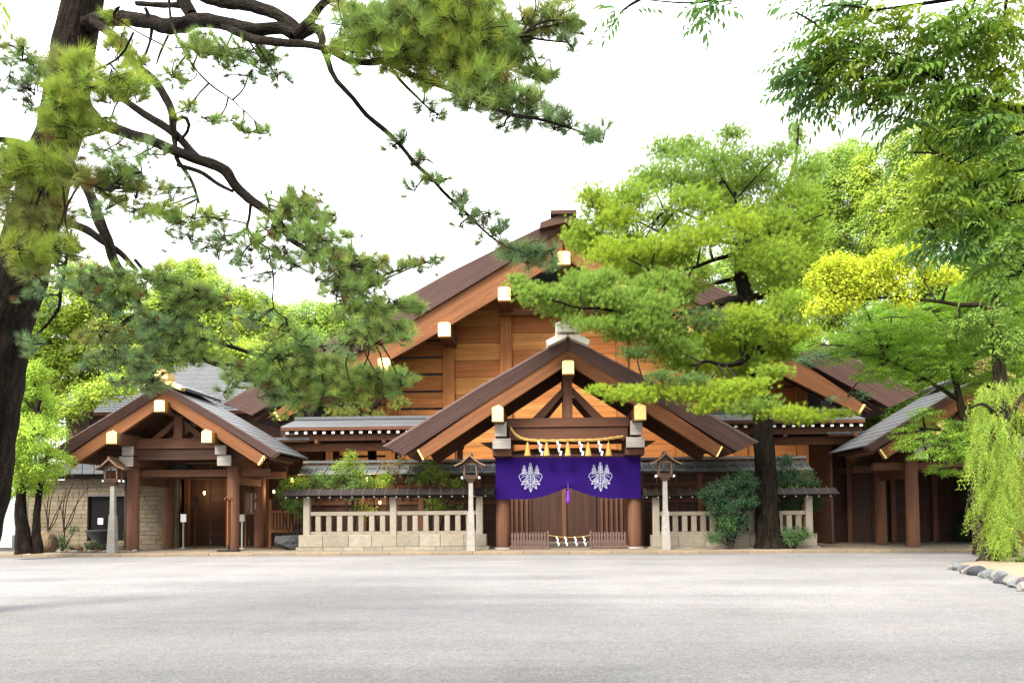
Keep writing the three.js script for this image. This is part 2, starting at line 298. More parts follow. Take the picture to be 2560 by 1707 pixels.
// ---- gabled porch builder (entrance and the two gatehouses share it)
function porch(o) {
  const { t, ax, D, top, bot, bb, bt, endW, mats } = o, back = o.back;
  for (const s of [-1, 1]) {
    const ang = s > 0 ? -0.54 : 0.54;
    verge(t, top, bot, D, 8, [M.verge, M.verge2], s, ax, 0.45);
    part('bargeboard', polyGeo(sided([...bt, ...bb.slice().reverse()], ax, s), D + 0.32, 0.2, ang), M.barge, t);
    const a = bt[bt.length - 1], b = bb[bb.length - 1];
    part('gilt_strip', polyGeo(sided([[a[0] - 0.01, a[1] + 0.01], [a[0] + 0.05, a[1] - 0.03], [b[0] + 0.05, b[1] - 0.03], [b[0] - 0.01, b[1]]], ax, s), D + 0.3, 0.24, 0, 0.005), M.gold, t);
    slope(t, top, D + 0.02, back - D - 0.04, s, ax, mats, 0.42);
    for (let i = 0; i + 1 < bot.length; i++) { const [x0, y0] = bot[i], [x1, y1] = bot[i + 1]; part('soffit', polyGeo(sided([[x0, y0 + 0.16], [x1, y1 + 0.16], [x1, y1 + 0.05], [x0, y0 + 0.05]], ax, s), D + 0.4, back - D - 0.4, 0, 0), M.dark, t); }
    const x0 = 0.05, y0 = bot[0][1] - 0.05, x1 = bot[bot.length - 1][0] - 0.12, y1 = bot[bot.length - 1][1] - 0.02, L = Math.hypot(x1 - x0, y1 - y0), n = Math.floor((back - D - 0.9) / 0.24);
    for (let k = 0; k < n; k++) { const r = box('rafter', L, 0.15, 0.1, ax + s * (x0 + x1) / 2, (y0 + y1) / 2, -D - 0.75 - k * 0.24, M.beam, t, s * Math.atan2(y1 - y0, x1 - x0)); void r; }
    // back bargeboard
    part('back_bargeboard', polyGeo(sided([...bt, ...bb.slice().reverse()], ax, s), back - 0.2, 0.16, ang), M.bargeDark, t);
  }
}
const roofMats = [M.slate, M.slate2];

// ---- entrance porch
{
  const D = 33.3, CD = 35.3, ax = entranceX, p = thing('entrance_porch', 'open gabled timber entrance porch on two round posts with gilt purlin ends', 'porch', V(ax, 0, -CD));
  const top = half([[1421, 840], [1200, 965], [957, 1115]], 1421, D), bot = half([[1421, 869], [1200, 1009], [1004, 1136]], 1421, D);
  const bt = half([[1421, 868], [1200, 1008], [1042, 1122]], 1421, D), bb = half([[1421, 906], [1200, 1051], [1056, 1147]], 1421, D);
  const back = 37.4;
  porch({ t: p, ax, D, top, bot, bb, bt, back, mats: roofMats });
  // gilt purlin ends
  { const a = U(1421, 937, D), t = U(1421, 902, D); goldEnd('purlin', 0.47, t.y - a.y, ax, a.y, -D + 0.2, back - D, p); }
  for (const s of [-1, 1]) { const a = U(1245, 1055, D), t = U(1245, 1013, D); goldEnd('purlin', 0.46, t.y - a.y, ax + s * (ax - a.x), a.y, -D + 0.2, back - D, p, -s); }
  const hx = s => X => ax + s * (ax - U(X, 1060, 34.4).x);
  for (const s of [-1, 1]) {
    const f = hx(s), w1 = 0.48, w2 = 0.74;
    for (const [X, w, Y0, Y1, d, nm] of [[1252, w1, 1055, 1091, 34.25, 'bracket_arm'], [1254, w2, 1096, 1122, 34.35, 'bracket_arm'],]) {
      const yb = U(1252, Y1, d).y, yt = U(1252, Y0, d).y, arm = box(nm, w * 0.96, (yt - yb) * 0.97, 2.4, f(X), (yb + yt) / 2, -d - 1.25, M.beam, p);
      part('white_end', boxGeo(w, yt - yb, 0.1, f(X), (yb + yt) / 2, -d), M.white, arm.parent);
    }
    const yb = U(1252, 1140, 34.6).y, yt = U(1252, 1123, 34.6).y; box('capital', 0.78, yt - yb, 1.5, f(1254), (yb + yt) / 2, -35.35, M.beam, p);
    // side beam with a pointed profile beyond the post
    part('side_bracket', polyGeo(sided([[2.95, U(1421, 1137, CD).y], [3.15, U(1421, 1121, CD).y], [3.62, U(1421, 1105, CD).y], [2.9, U(1421, 1103, CD).y]], ax, s), CD - 0.2, 0.5), M.beam, p);
    const colX = ax + s * (ax - U(1257, 1300, CD).x), ht = U(1257, 1126, CD).y;
    for (const z of [-CD, -37.0]) {
      const g = new THREE.LatheGeometry([[0, PAVE], [0.285, PAVE], [0.287, 1.2], [0.28, 2.6], [0.262, ht], [0, ht]].map(q => new THREE.Vector2(...q)), 28); g.translate(colX, 0.05, z);
      const uv = g.attributes.uv, ps = g.attributes.position; for (let i = 0; i < uv.count; i++) uv.setXY(i, uv.getX(i) * 1.8, ps.getY(i));
      part('round_post', g, M.post, p);
      const g2 = new THREE.CylinderGeometry(0.34, 0.36, 0.08, 28); g2.translate(colX, PAVE + 0.04, z); part('post_plinth', g2, M.graniteWhite, p);
    }
  }
  const y = Y => U(1421, Y, 34.6).y, halfW = ax - U(1268, 1060, 34.6).x;
  for (const z of [-34.8, -37.0]) {
    box('tie_beam', halfW * 2, y(1044) - y(1067), 0.42, ax, (y(1044) + y(1067)) / 2, z, M.beam, p);
    box('lower_beam', halfW * 2 - 0.1, y(1068) - y(1098), 0.3, ax, (y(1068) + y(1098)) / 2, z - 0.02, M.beam, p);
    box('king_post', 0.38, y(925) - y(1044), 0.3, ax, (y(925) + y(1044)) / 2, z + 0.03, M.post, p);
    for (const s of [-1, 1]) part('strut', polyGeo(sided([[0.19, y(985)], [0.19, y(966)], [1.46, y(1044)], [1.0, y(1044)]], ax, s), -z - 0.08, 0.2, s > 0 ? -0.85 : 0.85), M.beam, p);
  }
  box('head_beam', halfW * 2 + 1.0, 0.24, 0.3, ax, U(1421, 1139, 35.5).y - 0.02, -35.55, M.beam, p);
  part('arched_beam', polyGeo([[ax - 2.7, y(1136)], [ax + 2.7, y(1136)], [ax + 2.7, y(1120)], [ax + 1.2, y(1110)], [ax - 1.2, y(1110)], [ax - 2.7, y(1120)]], 36.6, 0.3), M.beam, p);
  // ridge caps
  const yt = Y => U(1421, Y, 33).y;
  for (const z of [32.75, 35.6]) {
    part('ridge_cap', polyGeo([[ax - 0.48, yt(832)], [ax + 0.48, yt(832)], [ax + 0.48, yt(811)], [ax, yt(799)], [ax - 0.48, yt(811)]], z, z < 33 ? 2.6 : 1.8, 0, 0.02), M.pale, p);
    for (const s of [-1, 1]) part('ridge_wing', polyGeo(sided([[0, yt(838)], [0.42, yt(838)], [0.86, yt(853)], [0.79, yt(866)], [0.1, yt(846)]], ax, s), z + 0.08, z < 33 ? 2.4 : 1.6, 0, 0.015), M.pale, p);
  }
}

// ---- gatehouses
function gatehouse(label, ax, flip) {
  const D = 33.0, CD = 35.1, t = thing('gatehouse', label, 'gatehouse', V(ax, 0, -CD), 'timber gatehouses at both ends of the front');
  const R = (pts) => px2(pts, D).map(([x, y]) => [x - gateLX, y]);
  const top = R([[402, 956], [540, 1037], [695, 1130]]), bot = R([[402, 976], [540, 1060], [671, 1143]]), bt = R([[402, 976], [540, 1060], [652, 1137]]), bb = R([[402, 1006], [540, 1098], [637, 1160]]);
  const back = 37.2, yy = (Y, d = 34.6) => U(402, Y, d).y;
  porch({ t, ax, D, top, bot, bb, bt, back, mats: roofMats });
  { const a = U(401, 1031, D), b = U(401, 1001, D); goldEnd('purlin', 0.43, b.y - a.y, ax, a.y, -D + 0.2, back - D, t); }
  for (const s of [-1, 1]) {
    const a = U(520, 1108, D), b = U(520, 1074, D); goldEnd('purlin', 0.42, b.y - a.y, ax + s * (a.x - gateLX), a.y, -D + 0.2, back - D, t, -s);
    for (const [X, w, Y0, Y1, d] of [[551, 0.46, 1113, 1136, 34.2], [567, 0.57, 1138, 1164, 34.3]]) {
      const pa = U(X, Y1, d), pb = U(X, Y0, d), x = ax + s * (pa.x - gateLX - (X > 560 ? 0.12 : 0));
      const arm = box('bracket_arm', w * 0.95, (pb.y - pa.y) * 0.96, 2.4, x, (pa.y + pb.y) / 2, -d - 1.25, M.beam, t);
      part('white_end', boxGeo(w, pb.y - pa.y, 0.1, x, (pa.y + pb.y) / 2, -d), M.white, arm.parent);
    }
    const colX = ax + s * (U(585, 1300, CD).x - gateLX - 0.05), ht = yy(1166, CD);
    for (const z of [-CD, -38.4]) {
      const g = new THREE.LatheGeometry([[0, PAVE], [0.255, PAVE], [0.255, 1.4], [0.235, ht], [0, ht]].map(q => new THREE.Vector2(...q)), 26); g.translate(colX, 0.02, z);
      const uv = g.attributes.uv, ps = g.attributes.position; for (let i = 0; i < uv.count; i++) uv.setXY(i, uv.getX(i) * 1.6, ps.getY(i));
      part('round_post', g, M.post, t);
    }
    box('side_beam', 0.3, 0.4, 3.4, colX, ht + 0.05, -37.1, M.beam, t);
    box('side_beam', 0.24, 0.3, 3.0, colX, ht - 0.62, -36.8, M.beam, t);
  }
  const hw = 3.05;
  for (const z of [-34.7, -37.0]) {
    box('tie_beam', hw * 2, yy(1097) - yy(1122), 0.4, ax, (yy(1097) + yy(1122)) / 2, z, M.beam, t);
    box('king_post', 0.36, yy(1025) - yy(1097), 0.28, ax, (yy(1025) + yy(1097)) / 2, z + 0.03, M.post, t);
    for (const s of [-1, 1]) part('strut', polyGeo(sided([[0.18, yy(1062)], [0.18, yy(1048)], [1.2, yy(1097)], [0.8, yy(1097)]], ax, s), -z - 0.08, 0.2), M.beam, t);
    box('lower_beam', hw * 2 + 0.6, yy(1123) - yy(1150), 0.3, ax, (yy(1123) + yy(1150)) / 2, z - 0.05, M.dark, t);
    box('head_beam', hw * 2 + 1.0, yy(1172) - yy(1190), 0.3, ax, (yy(1172) + yy(1190)) / 2, z - 0.75, M.beam, t);
  }
  // inner wall with doors
  const z = -41.5;
  for (let k = 0; k < 9; k++) box('wall_panel', 0.94, 5.2, 0.08, ax - 3.8 + k * 0.96, 2.7, z - (k % 2) * 0.03, k === 3 || k === 4 ? M.dark : M.darkV, t);
  for (const x of [-2.5, -0.45, 1.5, 3.4]) box('inner_post', 0.24, 5.0, 0.24, ax + x, 2.6, z + 0.2, M.post, t);
  box('door_rail', 8.4, 0.3, 0.2, ax, 3.5, z + 0.15, M.dark, t);
  // roof and ceiling added behind the gate to keep daylight off the inner wall
  box('added_rear_roof', 9.6, 0.12, 4.6, ax, yy(1110, 39), -39.4, M.slate2, t); box('added_rear_ceiling', 9.4, 0.06, 4.5, ax, yy(1110, 39) - 0.1, -39.4, M.beam, t);
  for (const s of [-1, 1]) box('rear_side_wall', 0.1, 5, 3.0, ax + s * 4.2, 2.6, -40, M.darkV, t);
  // ridge
  const yr = Y => U(402, Y, D).y;
  part('ridge_cap', polyGeo([[ax - 0.42, yr(952)], [ax + 0.42, yr(952)], [ax + 0.42, yr(935)], [ax, yr(922)], [ax - 0.42, yr(935)]], 32.6, 0.7, 0, 0.02), M.gold, t);
  for (const s of [-1, 1]) { part('ridge_wing', polyGeo(sided([[0, yr(946)], [0.3, yr(950)], [0.9, yr(970)], [0.85, yr(978)], [0, yr(956)]], ax, s), 32.8, 0.4, 0, 0.01), M.gold, t); part('ridge_plate', polyGeo(sided([[0, yr(944)], [0.9, yr(968)], [0.86, yr(975)], [0, yr(954)]], ax, s), 33.25, 3.7, 0, 0.01), M.slate2, t); }
  return t;
}
const gateLX = U(402, 1050, 33).x, gateRX = 2 * hallX - gateLX - 0.25;
gatehouse('timber gatehouse beside the beige block wall', gateLX, false);
gatehouse('timber gatehouse half hidden behind the maple and weeping tree', gateRX, true);

// ---- roofed corridors between the gatehouses and the porch
function corridor(label, xa, xb, yOff) {
  const t = thing('roofed_corridor', label, 'corridor', V((xa + xb) / 2, 0, -38.5), 'roofed corridors on both sides of the porch'), w = xb - xa, cx = (xa + xb) / 2;
  const D = 36.8, ye = U(800, 1076, D).y + yOff, yr = ye + 0.62;
  for (const s of [-1, 1]) for (let k = 0; k < 5; k++) { const f = (k + 0.5) / 5; box('roof_course', w, 0.06, 0.52, cx, ye + 0.14 + (yr - ye - 0.1) * f + 0.02, -39.0 + s * 2.2 * (1 - f), roofMats[k % 2], t, 0, s * 0.24); }
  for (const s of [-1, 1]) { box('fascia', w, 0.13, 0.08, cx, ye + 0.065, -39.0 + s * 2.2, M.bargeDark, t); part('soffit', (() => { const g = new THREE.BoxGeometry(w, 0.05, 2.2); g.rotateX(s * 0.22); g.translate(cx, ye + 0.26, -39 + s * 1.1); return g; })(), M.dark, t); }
  box('ridge_cap', w, 0.14, 0.4, cx, yr + 0.14, -39.0, M.slate2, t);
  for (let x = xa + 0.3, k = 0; x < xb; x += 0.407, k++) {
    const r = box('rafter', 0.12, 0.13, 2.3, x, ye + 0.16, -39 + 1.15, M.dark, t, 0, 0.22);
    part('rafter_tip', boxGeo(0.122, 0.122, 0.05, x, ye - 0.095, -36.75), M.whiteTip, r.parent);
  }
  box('eave_beam', w, 0.28, 0.2, cx, ye - 0.28, -37.25, M.beam, t); box('lower_beam', w, 0.34, 0.22, cx, ye - 0.68, -37.7, M.bargeDark, t); box('wall_plate', w, 0.75, 0.12, cx, ye - 0.42, -38.1, M.dark, t);
  for (let x = xa + 1.5; x < xb; x += 3) { box('post', 0.26, ye - 0.6, 0.26, x, (ye - 0.6) / 2 + 0.1, -40.6, M.post, t); box('bracket', 0.16, 0.18, 0.9, x, ye - 0.46, -37.5, M.beam, t); }
}
corridor('slate roofed corridor behind the garden shrubs and left stone fence', gateLX + 3.6, entranceX - 4.6, 0);
corridor('slate roofed corridor behind the tall pine trunk', entranceX + 4.9, gateRX - 3.3, 0.06);

// ---- low tiled walls behind the stone fences
function tiledWall(label, xa, xb, zc) {
  const t = thing('tiled_wall', label, 'wall', V((xa + xb) / 2, 0, zc), 'low boarded walls with tiled roofs'), w = xb - xa, cx = (xa + xb) / 2, D = -zc;
  const yr = U(1000, 1153, D).y, ye = U(1000, 1187, D - 0.7).y;
  box('ridge_tile', w, 0.12, 0.34, cx, yr, zc, std(C(0.3, 0.3, 0.28), 0.7), t); box('ridge_board', w, 0.16, 0.24, cx, yr - 0.12, zc, M.bargeDark, t);
  const ang = Math.atan2(yr - 0.2 - ye, 0.9);
  for (const s of [-1, 1]) for (let k = 0; k < 3; k++) { const f = (k + 0.5) / 3; box('tile_course', w, 0.045, 0.38, cx, ye + (yr - 0.18 - ye) * f + 0.03, zc + s * (0.95 - 0.85 * f), k % 2 ? M.slate : M.slateOld, t, 0, s * ang * 0.9); }
  for (let x = xa + 0.2; x < xb; x += 0.47) box('roll_tile', 0.07, 0.07, 1.15, x, (ye + yr - 0.18) / 2 + 0.08, zc + 0.5, M.slateOld, t, 0, ang);
  for (let x = xa + 0.45, k = 0; x < xb; x += 0.9, k++) box('wall_board', 0.888, ye - 0.1, 0.06, x, ye / 2 + 0.02, zc + 0.1 + (k % 2) * 0.015, k % 3 ? M.darkV : M.dark, t);
  for (let x = xa + 0.2; x < xb; x += 2.6) box('wall_post', 0.24, ye, 0.2, x, ye / 2, zc + 0.2, M.post, t);
  box('wall_rail', w, 0.16, 0.12, cx, ye - 0.5, zc + 0.18, M.beam, t); box('wall_rail', w, 0.16, 0.12, cx, ye - 1.25, zc + 0.18, M.beam, t);
  for (let x = xa + 0.5; x < xb; x += 0.36) box('vent_bar', 0.14, 0.58, 0.05, x, ye - 0.87, zc + 0.2, M.bargeDark, t);
}
tiledWall('low boarded wall with grey tile roof behind the garden shrubs', gateLX + 4.2, entranceX - 3.1, -38.3);
tiledWall('low boarded wall with grey tile roof behind the tall pine trunk', entranceX + 3.1, entranceX + 10.6, -38.3);

// ---- stone fences with a small dark roof on top
function stoneFence(label, X, xa, xb, posts, roofTo) {
  const D = 35.0, t = thing('stone_fence', label, 'fence', V((xa + xb) / 2, PAVE, -D), 'stone fences on both sides of the porch'), y = Y => U(X, Y, D).y;
  let k = 0;
  for (let x = xa; x < xb - 0.2;) { const w = Math.min(rr(0.85, 1.15), xb - x); box('base_block', w - 0.012, y(1336) - y(1366), 0.62, x + w / 2, (y(1336) + y(1366)) / 2, -D - 0.05, M.granite[k++ % 3], t); x += w; }
  for (let x = xa - 0.1; x < xb - 0.1;) { const w = Math.min(rr(0.7, 1.3), xb + 0.1 - x); box('footing_block', w - 0.014, y(1366) - PAVE - 0.01, 0.74, x + w / 2, (y(1366) + PAVE - 0.01) / 2, -D - 0.05, M.granite[(k += 2) % 3], t); x += w; }
  for (const p of posts) box('stone_post', 0.27, y(1242) - y(1337), 0.27, p, (y(1242) + y(1337)) / 2, -D + 0.02, M.granite[2], t);
  for (let i = 0; i + 1 < posts.length; i++) {
    const a = posts[i] + 0.14, b = posts[i + 1] - 0.14, n = 7;
    box('top_rail', b - a, y(1278) - y(1288), 0.2, (a + b) / 2, (y(1278) + y(1288)) / 2, -D, M.granite[0], t); box('bottom_rail', b - a, y(1328) - y(1337), 0.2, (a + b) / 2, (y(1328) + y(1337)) / 2, -D, M.granite[1], t);
    for (let j = 0; j < n; j++) box('baluster', 0.215, y(1288) - y(1328) - 0.005, 0.15, a + (b - a) * (j + 0.72) / (n + 0.42), (y(1288) + y(1328)) / 2, -D, M.granite[(j + i) % 3], t);
  }
  const [ra, rz] = roofTo, w = rz - ra, cx = (ra + rz) / 2, yt = y(1221), yb = y(1243);
  for (const s of [-1, 1]) for (let j = 0; j < 3; j++) box('roof_board', w, 0.035, 0.22, cx, yb + 0.1 + j * (yt - yb - 0.12) / 3 + 0.03, -D - 0.02 + s * (0.5 - j * 0.16), M.black, t, 0, s * 0.42);
  for (let x = ra + 0.12; x < rz; x += 0.456) { box('roof_batten', 0.05, 0.05, 0.62, x, (yt + yb) / 2 + 0.06, -D + 0.28, M.dark, t, 0, 0.5); box('rafter_tip', 0.06, 0.05, 0.05, x + 0.02, yb + 0.01, -D + 0.5, M.white, t); }
  box('roof_beam', w, 0.14, 0.2, cx, yb + 0.05, -D, M.black, t);
}
{
  const D = 35, x = X => U(X, 1300, D).x;
  stoneFence('pale stone balustrade between the gatehouse and the purple curtain', 980, x(750), x(1217), [x(768), x(984), x(1199)], [x(715), x(1238)]);
  stoneFence('pale stone balustrade half hidden behind the dark shrub and pine', 1800, x(1627), x(2038), [x(1640), x(1830), x(2022)], [x(1606), x(2090)]);
}

// ---- block wall at the far side of the gatehouse
{
  const D = 38.6, t = thing('block_wall', 'beige stone block wall with dark window and narrow tiled eave', 'wall', V(U(250, 1360, D).x, 0, -D)), x = X => U(X, 1280, D).x, y = Y => U(220, Y, D).y;
  const run = (X0, X1, Y0, Y1) => { const n = Math.max(1, Math.round((y(Y0) - y(Y1)) / 0.2)); for (let r = 0; r < n; r++) { const h = (y(Y0) - y(Y1)) / n; let a = x(X0) - (r % 2) * 0.25; while (a < x(X1) - 0.05) { const w = rr(0.45, 0.75), b = Math.min(a + w, x(X1)), a2 = Math.max(a, x(X0)); if (b - a2 > 0.04) box('block', b - a2 - 0.008, h - 0.008, 0.3, (a2 + b) / 2, y(Y1) + h * (r + 0.5), -D - 0.15 - rr(0, 0.02), rnd() > 0.5 ? M.beige : M.beige2, t); a = b; } } };
  run(60, 217, 1199, 1372); run(217, 340, 1199, 1238); run(340, 440, 1199, 1372);
  box('wall_core', x(440) - x(60), y(1200) - 0.1, 0.16, (x(440) + x(60)) / 2, y(1200) / 2, -D - 0.44, M.dark, t);
  const wn = rb('window', 218, 1239, 339, 1352, D + 0.2, 0.05, M.glass, t); void wn;
  for (const X of [219, 278, 338]) rb('window_frame', X - 2, 1239, X + 2, 1352, D + 0.14, 0.08, M.black, t);
  rb('window_lintel', 214, 1236, 342, 1241, D - 0.02, 0.2, M.slate2, t); rb('window_apron', 217, 1352, 340, 1374, D + 0.02, 0.25, M.beige2, t);
  for (let X = 60; X < 440; X += 29) { rb('eave_tile', X, 1176, X + 28, 1185, D - 0.75, 0.5, M.slate, t); rb('eave_tile_upper', X, 1160, X + 28, 1178, D - 0.4, 0.7, M.slate2, t); }
  rb('eave_beam', 60, 1186, 440, 1197, D - 0.3, 0.3, M.black, t);
}
// ---- far slate-roofed building behind the trees
{
  const t = thing('slate_roof_building', 'distant building with broad grey slate roof behind the gatehouse', 'building', V(U(400, 1000, 52).x, 0, -55)), a = U(110, 1030, 52), b = U(720, 1030, 52), w = b.x - a.x, cx = (a.x + b.x) / 2;
  const ye = U(300, 1030, 52).y, yr = U(300, 905, 56.5).y, n = 22, L = Math.hypot(4.5, yr - ye), ang = Math.atan2(yr - ye, 4.5);
  for (const s of [1, -1]) for (let k = 0; k < n; k++) { const f = (k + 0.5) / n; box('slate_course', w, 0.06, L / n + 0.06, cx, ye + (yr - ye) * f, -56.5 + s * 4.5 * (1 - f), roofMats[k % 2], t, 0, s * (ang - 0.1)); }
  box('ridge_cap', w, 0.35, 0.5, cx, yr + 0.1, -56.5, M.slate2, t); box('wall', w - 1.6, ye, 7, cx, ye / 2 - 0.02, -56.5, M.dark, t); box('eave_board', w, 0.2, 0.15, cx, ye - 0.1, -52.05, M.bargeDark, t);
}

// ---------------------------------------------------------------- curtain, ropes, lanterns and other objects
{ // purple curtain with two paulownia crests
  const D = 34.95, x0 = U(1239, 1190, D).x, x1 = U(1602, 1190, D).x, yt = U(1421, 1143, D).y, ys = U(1300, 1248, D).y, ym = U(1421, 1218, D).y, w = x1 - x0;
  const cw = 2048, ch = 620, cv = document.createElement('canvas'); cv.width = cw; cv.height = ch;
  const c = cv.getContext('2d'); c.fillStyle = 'rgb(47,15,112)'; c.fillRect(0, 0, cw, ch);
  const K = cw / 363;                                 // canvas pixels per photo pixel
  const crest = (X, Y) => {
    c.save(); c.translate((X - 1239) * K, (Y - 1143) * K); c.scale(K, K); c.strokeStyle = 'rgb(222,228,240)'; c.fillStyle = 'rgb(30,70,150)'; c.lineWidth = 1.35; c.lineJoin = 'round'; c.lineCap = 'round';
    const leaf = (a, L, wd) => { c.save(); c.rotate(a); c.beginPath(); c.moveTo(0, 0); c.quadraticCurveTo(wd, L * 0.55, 0, L); c.quadraticCurveTo(-wd, L * 0.55, 0, 0); c.stroke(); c.beginPath(); c.moveTo(0, L * 0.3); c.lineTo(0, L * 0.9); c.stroke(); c.restore(); };
    c.save(); c.translate(0, 3); for (const a of [-1.05, -0.55, 0, 0.55, 1.05]) leaf(a, 32 - Math.abs(a) * 5, 8); c.restore();
    for (const s of [-1, 1]) { // lobed side leaves
      c.beginPath(); c.moveTo(0, -9); c.bezierCurveTo(s * 8, -17, s * 22, -16, s * 27, -8); c.bezierCurveTo(s * 31, -2, s * 27, 2, s * 25, 2); c.bezierCurveTo(s * 27, 8, s * 20, 11, s * 17, 7); c.bezierCurveTo(s * 14, 11, s * 9, 9, s * 8, 4); c.stroke();
      for (const [a, b] of [[24, -8], [25, -1], [19, 5], [13, 5]]) { c.beginPath(); c.moveTo(s * 5, -7); c.quadraticCurveTo(s * a * 0.6, b - 4, s * a * 0.9, b); c.stroke(); }
    }
    c.beginPath(); c.moveTo(0, -12); c.bezierCurveTo(12, -8, 13, 8, 0, 16); c.bezierCurveTo(-13, 8, -12, -8, 0, -12); c.fillStyle = 'rgb(47,15,112)'; c.fill(); c.stroke();
    c.beginPath(); c.moveTo(0, -11); c.lineTo(0, 14); c.stroke();
    for (const s of [-1, 1]) for (let k = 0; k < 4; k++) { c.beginPath(); c.moveTo(0, -6 + k * 4.6); c.quadraticCurveTo(s * 5, -7 + k * 4.4, s * (8 - k), -2 + k * 3.6); c.stroke(); }
    for (const [dx, n, top] of [[0, 4, -36], [-16, 3, -30], [16, 3, -30]]) { // flower spikes
      c.beginPath(); c.moveTo(dx * 0.9, -12); c.lineTo(dx, top + 6); c.stroke();
      c.beginPath(); c.ellipse(dx, top + 2, 2.1, 3.2, 0, 0, 7); c.stroke();
      for (let k = 0; k < n; k++) for (const s of [-1, 1]) { c.beginPath(); c.arc(dx + s * (2.4 + k * 0.5), top + 8.5 + k * 4.4, 2, 0, 7); c.stroke(); }
    }
    c.restore();
  };
  crest(1327, 1194); crest(1502, 1194);
  const t = new THREE.CanvasTexture(cv); t.colorSpace = THREE.SRGBColorSpace;
  const n = thing('curtain', 'purple shrine curtain with two white crests hung across the porch', 'curtain', V((x0 + x1) / 2, yt, -D));
  const clothMat = new THREE.MeshPhysicalMaterial({ color: C(0.42, 0.42, 0.42), map: t, roughness: 0.95, specularIntensity: 0.25, side: THREE.DoubleSide });
  for (const s of [0, 1]) {
    const nx = 60, ny = 24, pos = [], uv = [], idx = [];
    for (let j = 0; j <= ny; j++) for (let i = 0; i <= nx; i++) {
      const f = s * 0.5 + i / nx * 0.5, v = j / ny, d = Math.abs(f - 0.5) * 2, k = Math.min(1, d / 0.62), lift = (1 - Math.sin(k * Math.PI / 2)) * (ym - ys), yb = ys + lift;
      const zz = 0.012 * v * Math.sin(f * 46) + 0.03 * v * Math.sin(f * 17 + 1) + 0.1 * Math.exp(-d * d * 20) * v * Math.sin(v * 9 + d * 8) * 0.5 + 0.06 * v;
      pos.push(x0 + w * f, yt + (yb - yt) * v - 0.012 * Math.abs(Math.sin(f * Math.PI * 15)) * (1 - v), -D + zz); uv.push(f, 1 - (yt - (yt + (yb - yt) * v)) / (ch / cw * w));
    }
    for (let j = 0; j < ny; j++) for (let i = 0; i < nx; i++) { const a = j * (nx + 1) + i, b = a + nx + 1; idx.push(a, b, a + 1, a + 1, b, b + 1); }
    const g = new THREE.BufferGeometry(); g.setAttribute('position', new THREE.Float32BufferAttribute(pos, 3)); g.setAttribute('uv', new THREE.Float32BufferAttribute(uv, 2)); g.setIndex(idx); g.computeVertexNormals();
    part('cloth', g, clothMat, n);
  }
  const pur = std(C(0.0195, 0.0039, 0.0975), 0.85), vio = std(C(0.104, 0.00975, 0.273), 0.7);
  for (let k = 0; k < 16; k++) part('loop', boxGeo(0.09, 0.13, 0.06, x0 + w * (k + 0.25) / 15.6, yt + 0.05, -D), pur, n);
  const rod = new THREE.CylinderGeometry(0.03, 0.03, w, 10); rod.rotateZ(Math.PI / 2); rod.translate((x0 + x1) / 2, yt + 0.08, -D); part('rod', rod, M.post, n);
  const cx = (x0 + x1) / 2, ts = Y => U(1421, Y, D).y;
  const ta = part('tassel', new THREE.LatheGeometry([[0, 0], [0.075, 0], [0.085, 0.12], [0.06, 0.36], [0.035, 0.42], [0.05, 0.46], [0.04, 0.5], [0, 0.52]].map(q => new THREE.Vector2(...q)), 14).translate(cx, ts(1258), -D + 0.14), vio, n);
  part('cord', mergeGeometries([new THREE.CylinderGeometry(0.018, 0.018, 0.5, 8).translate(cx, ts(1222), -D + 0.14), new THREE.CylinderGeometry(0.02, 0.02, 0.26, 8).rotateZ(Math.PI / 2).translate(cx, ts(1230), -D + 0.15)]), vio, ta);
}
const straw = std(C(0.36, 0.22, 0.055), 0.9, { bumpMap: woodB, bumpScale: 0.01 }), paper = std(C(0.85, 0.85, 0.84), 0.8, { side: THREE.DoubleSide });
function shide(x, yt, z, s, parent) { // zigzag folded paper: one folded strip
  const w = 0.072 * s, h = 0.17 * s, g = [];
  for (let k = 0; k < 4; k++) g.push(boxGeo(w, h, 0.006, x + k * 0.025 * s + (k % 2) * 0.05 * s, yt - h * 0.5 - k * h * 0.86, z + (k % 2) * 0.012, k % 2 ? -0.28 : 0.2));
  return part('folded_paper', merge(g), paper, parent);
}
{ // straw rope under the tie beam
  const D = 34.35, t = thing('straw_rope', 'twisted straw rope with straw tassels and white paper strips above the curtain', 'rope', U(1421, 1090, D));
  const cv = new THREE.CatmullRomCurve3([[1277, 1070], [1287, 1084], [1305, 1096], [1335, 1101], [1421, 1101], [1500, 1099], [1558, 1091]].map(p => U(p[0], p[1], D)));
  for (let k = 0; k < 3; k++) {
    const pts = []; for (let i = 0; i <= 160; i++) { const p = cv.getPoint(i / 160), a = i / 160 * 46 + k * 2.094; p.y += 0.035 * Math.cos(a); p.z += 0.035 * Math.sin(a); pts.push([p, 0.032]); }
    part('rope_strand', tube(pts, 6, 0.05, 0.05), straw, t);
  }
  for (const X of [1319, 1367, 1420, 1471, 1522]) {
    const p = U(X, 1140, D), h = U(X, 1105, D).y - p.y;
    const ta = part('straw_tassel', new THREE.LatheGeometry([[0, 0], [0.125, 0], [0.135, 0.02], [0.06, h * 0.78], [0.05, h * 0.82], [0.06, h * 0.86], [0.03, h * 0.95], [0, h]].map(q => new THREE.Vector2(...q)), 16).translate(p.x, p.y, p.z), straw, t);
    part('cord', new THREE.CylinderGeometry(0.012, 0.012, 0.2, 6).translate(p.x, p.y + h + 0.04, p.z), straw, ta);
  }
  for (const X of [1347, 1394, 1449, 1497]) { const p = U(X, 1101, D); shide(p.x, p.y, p.z + 0.03, 1, t); }
}
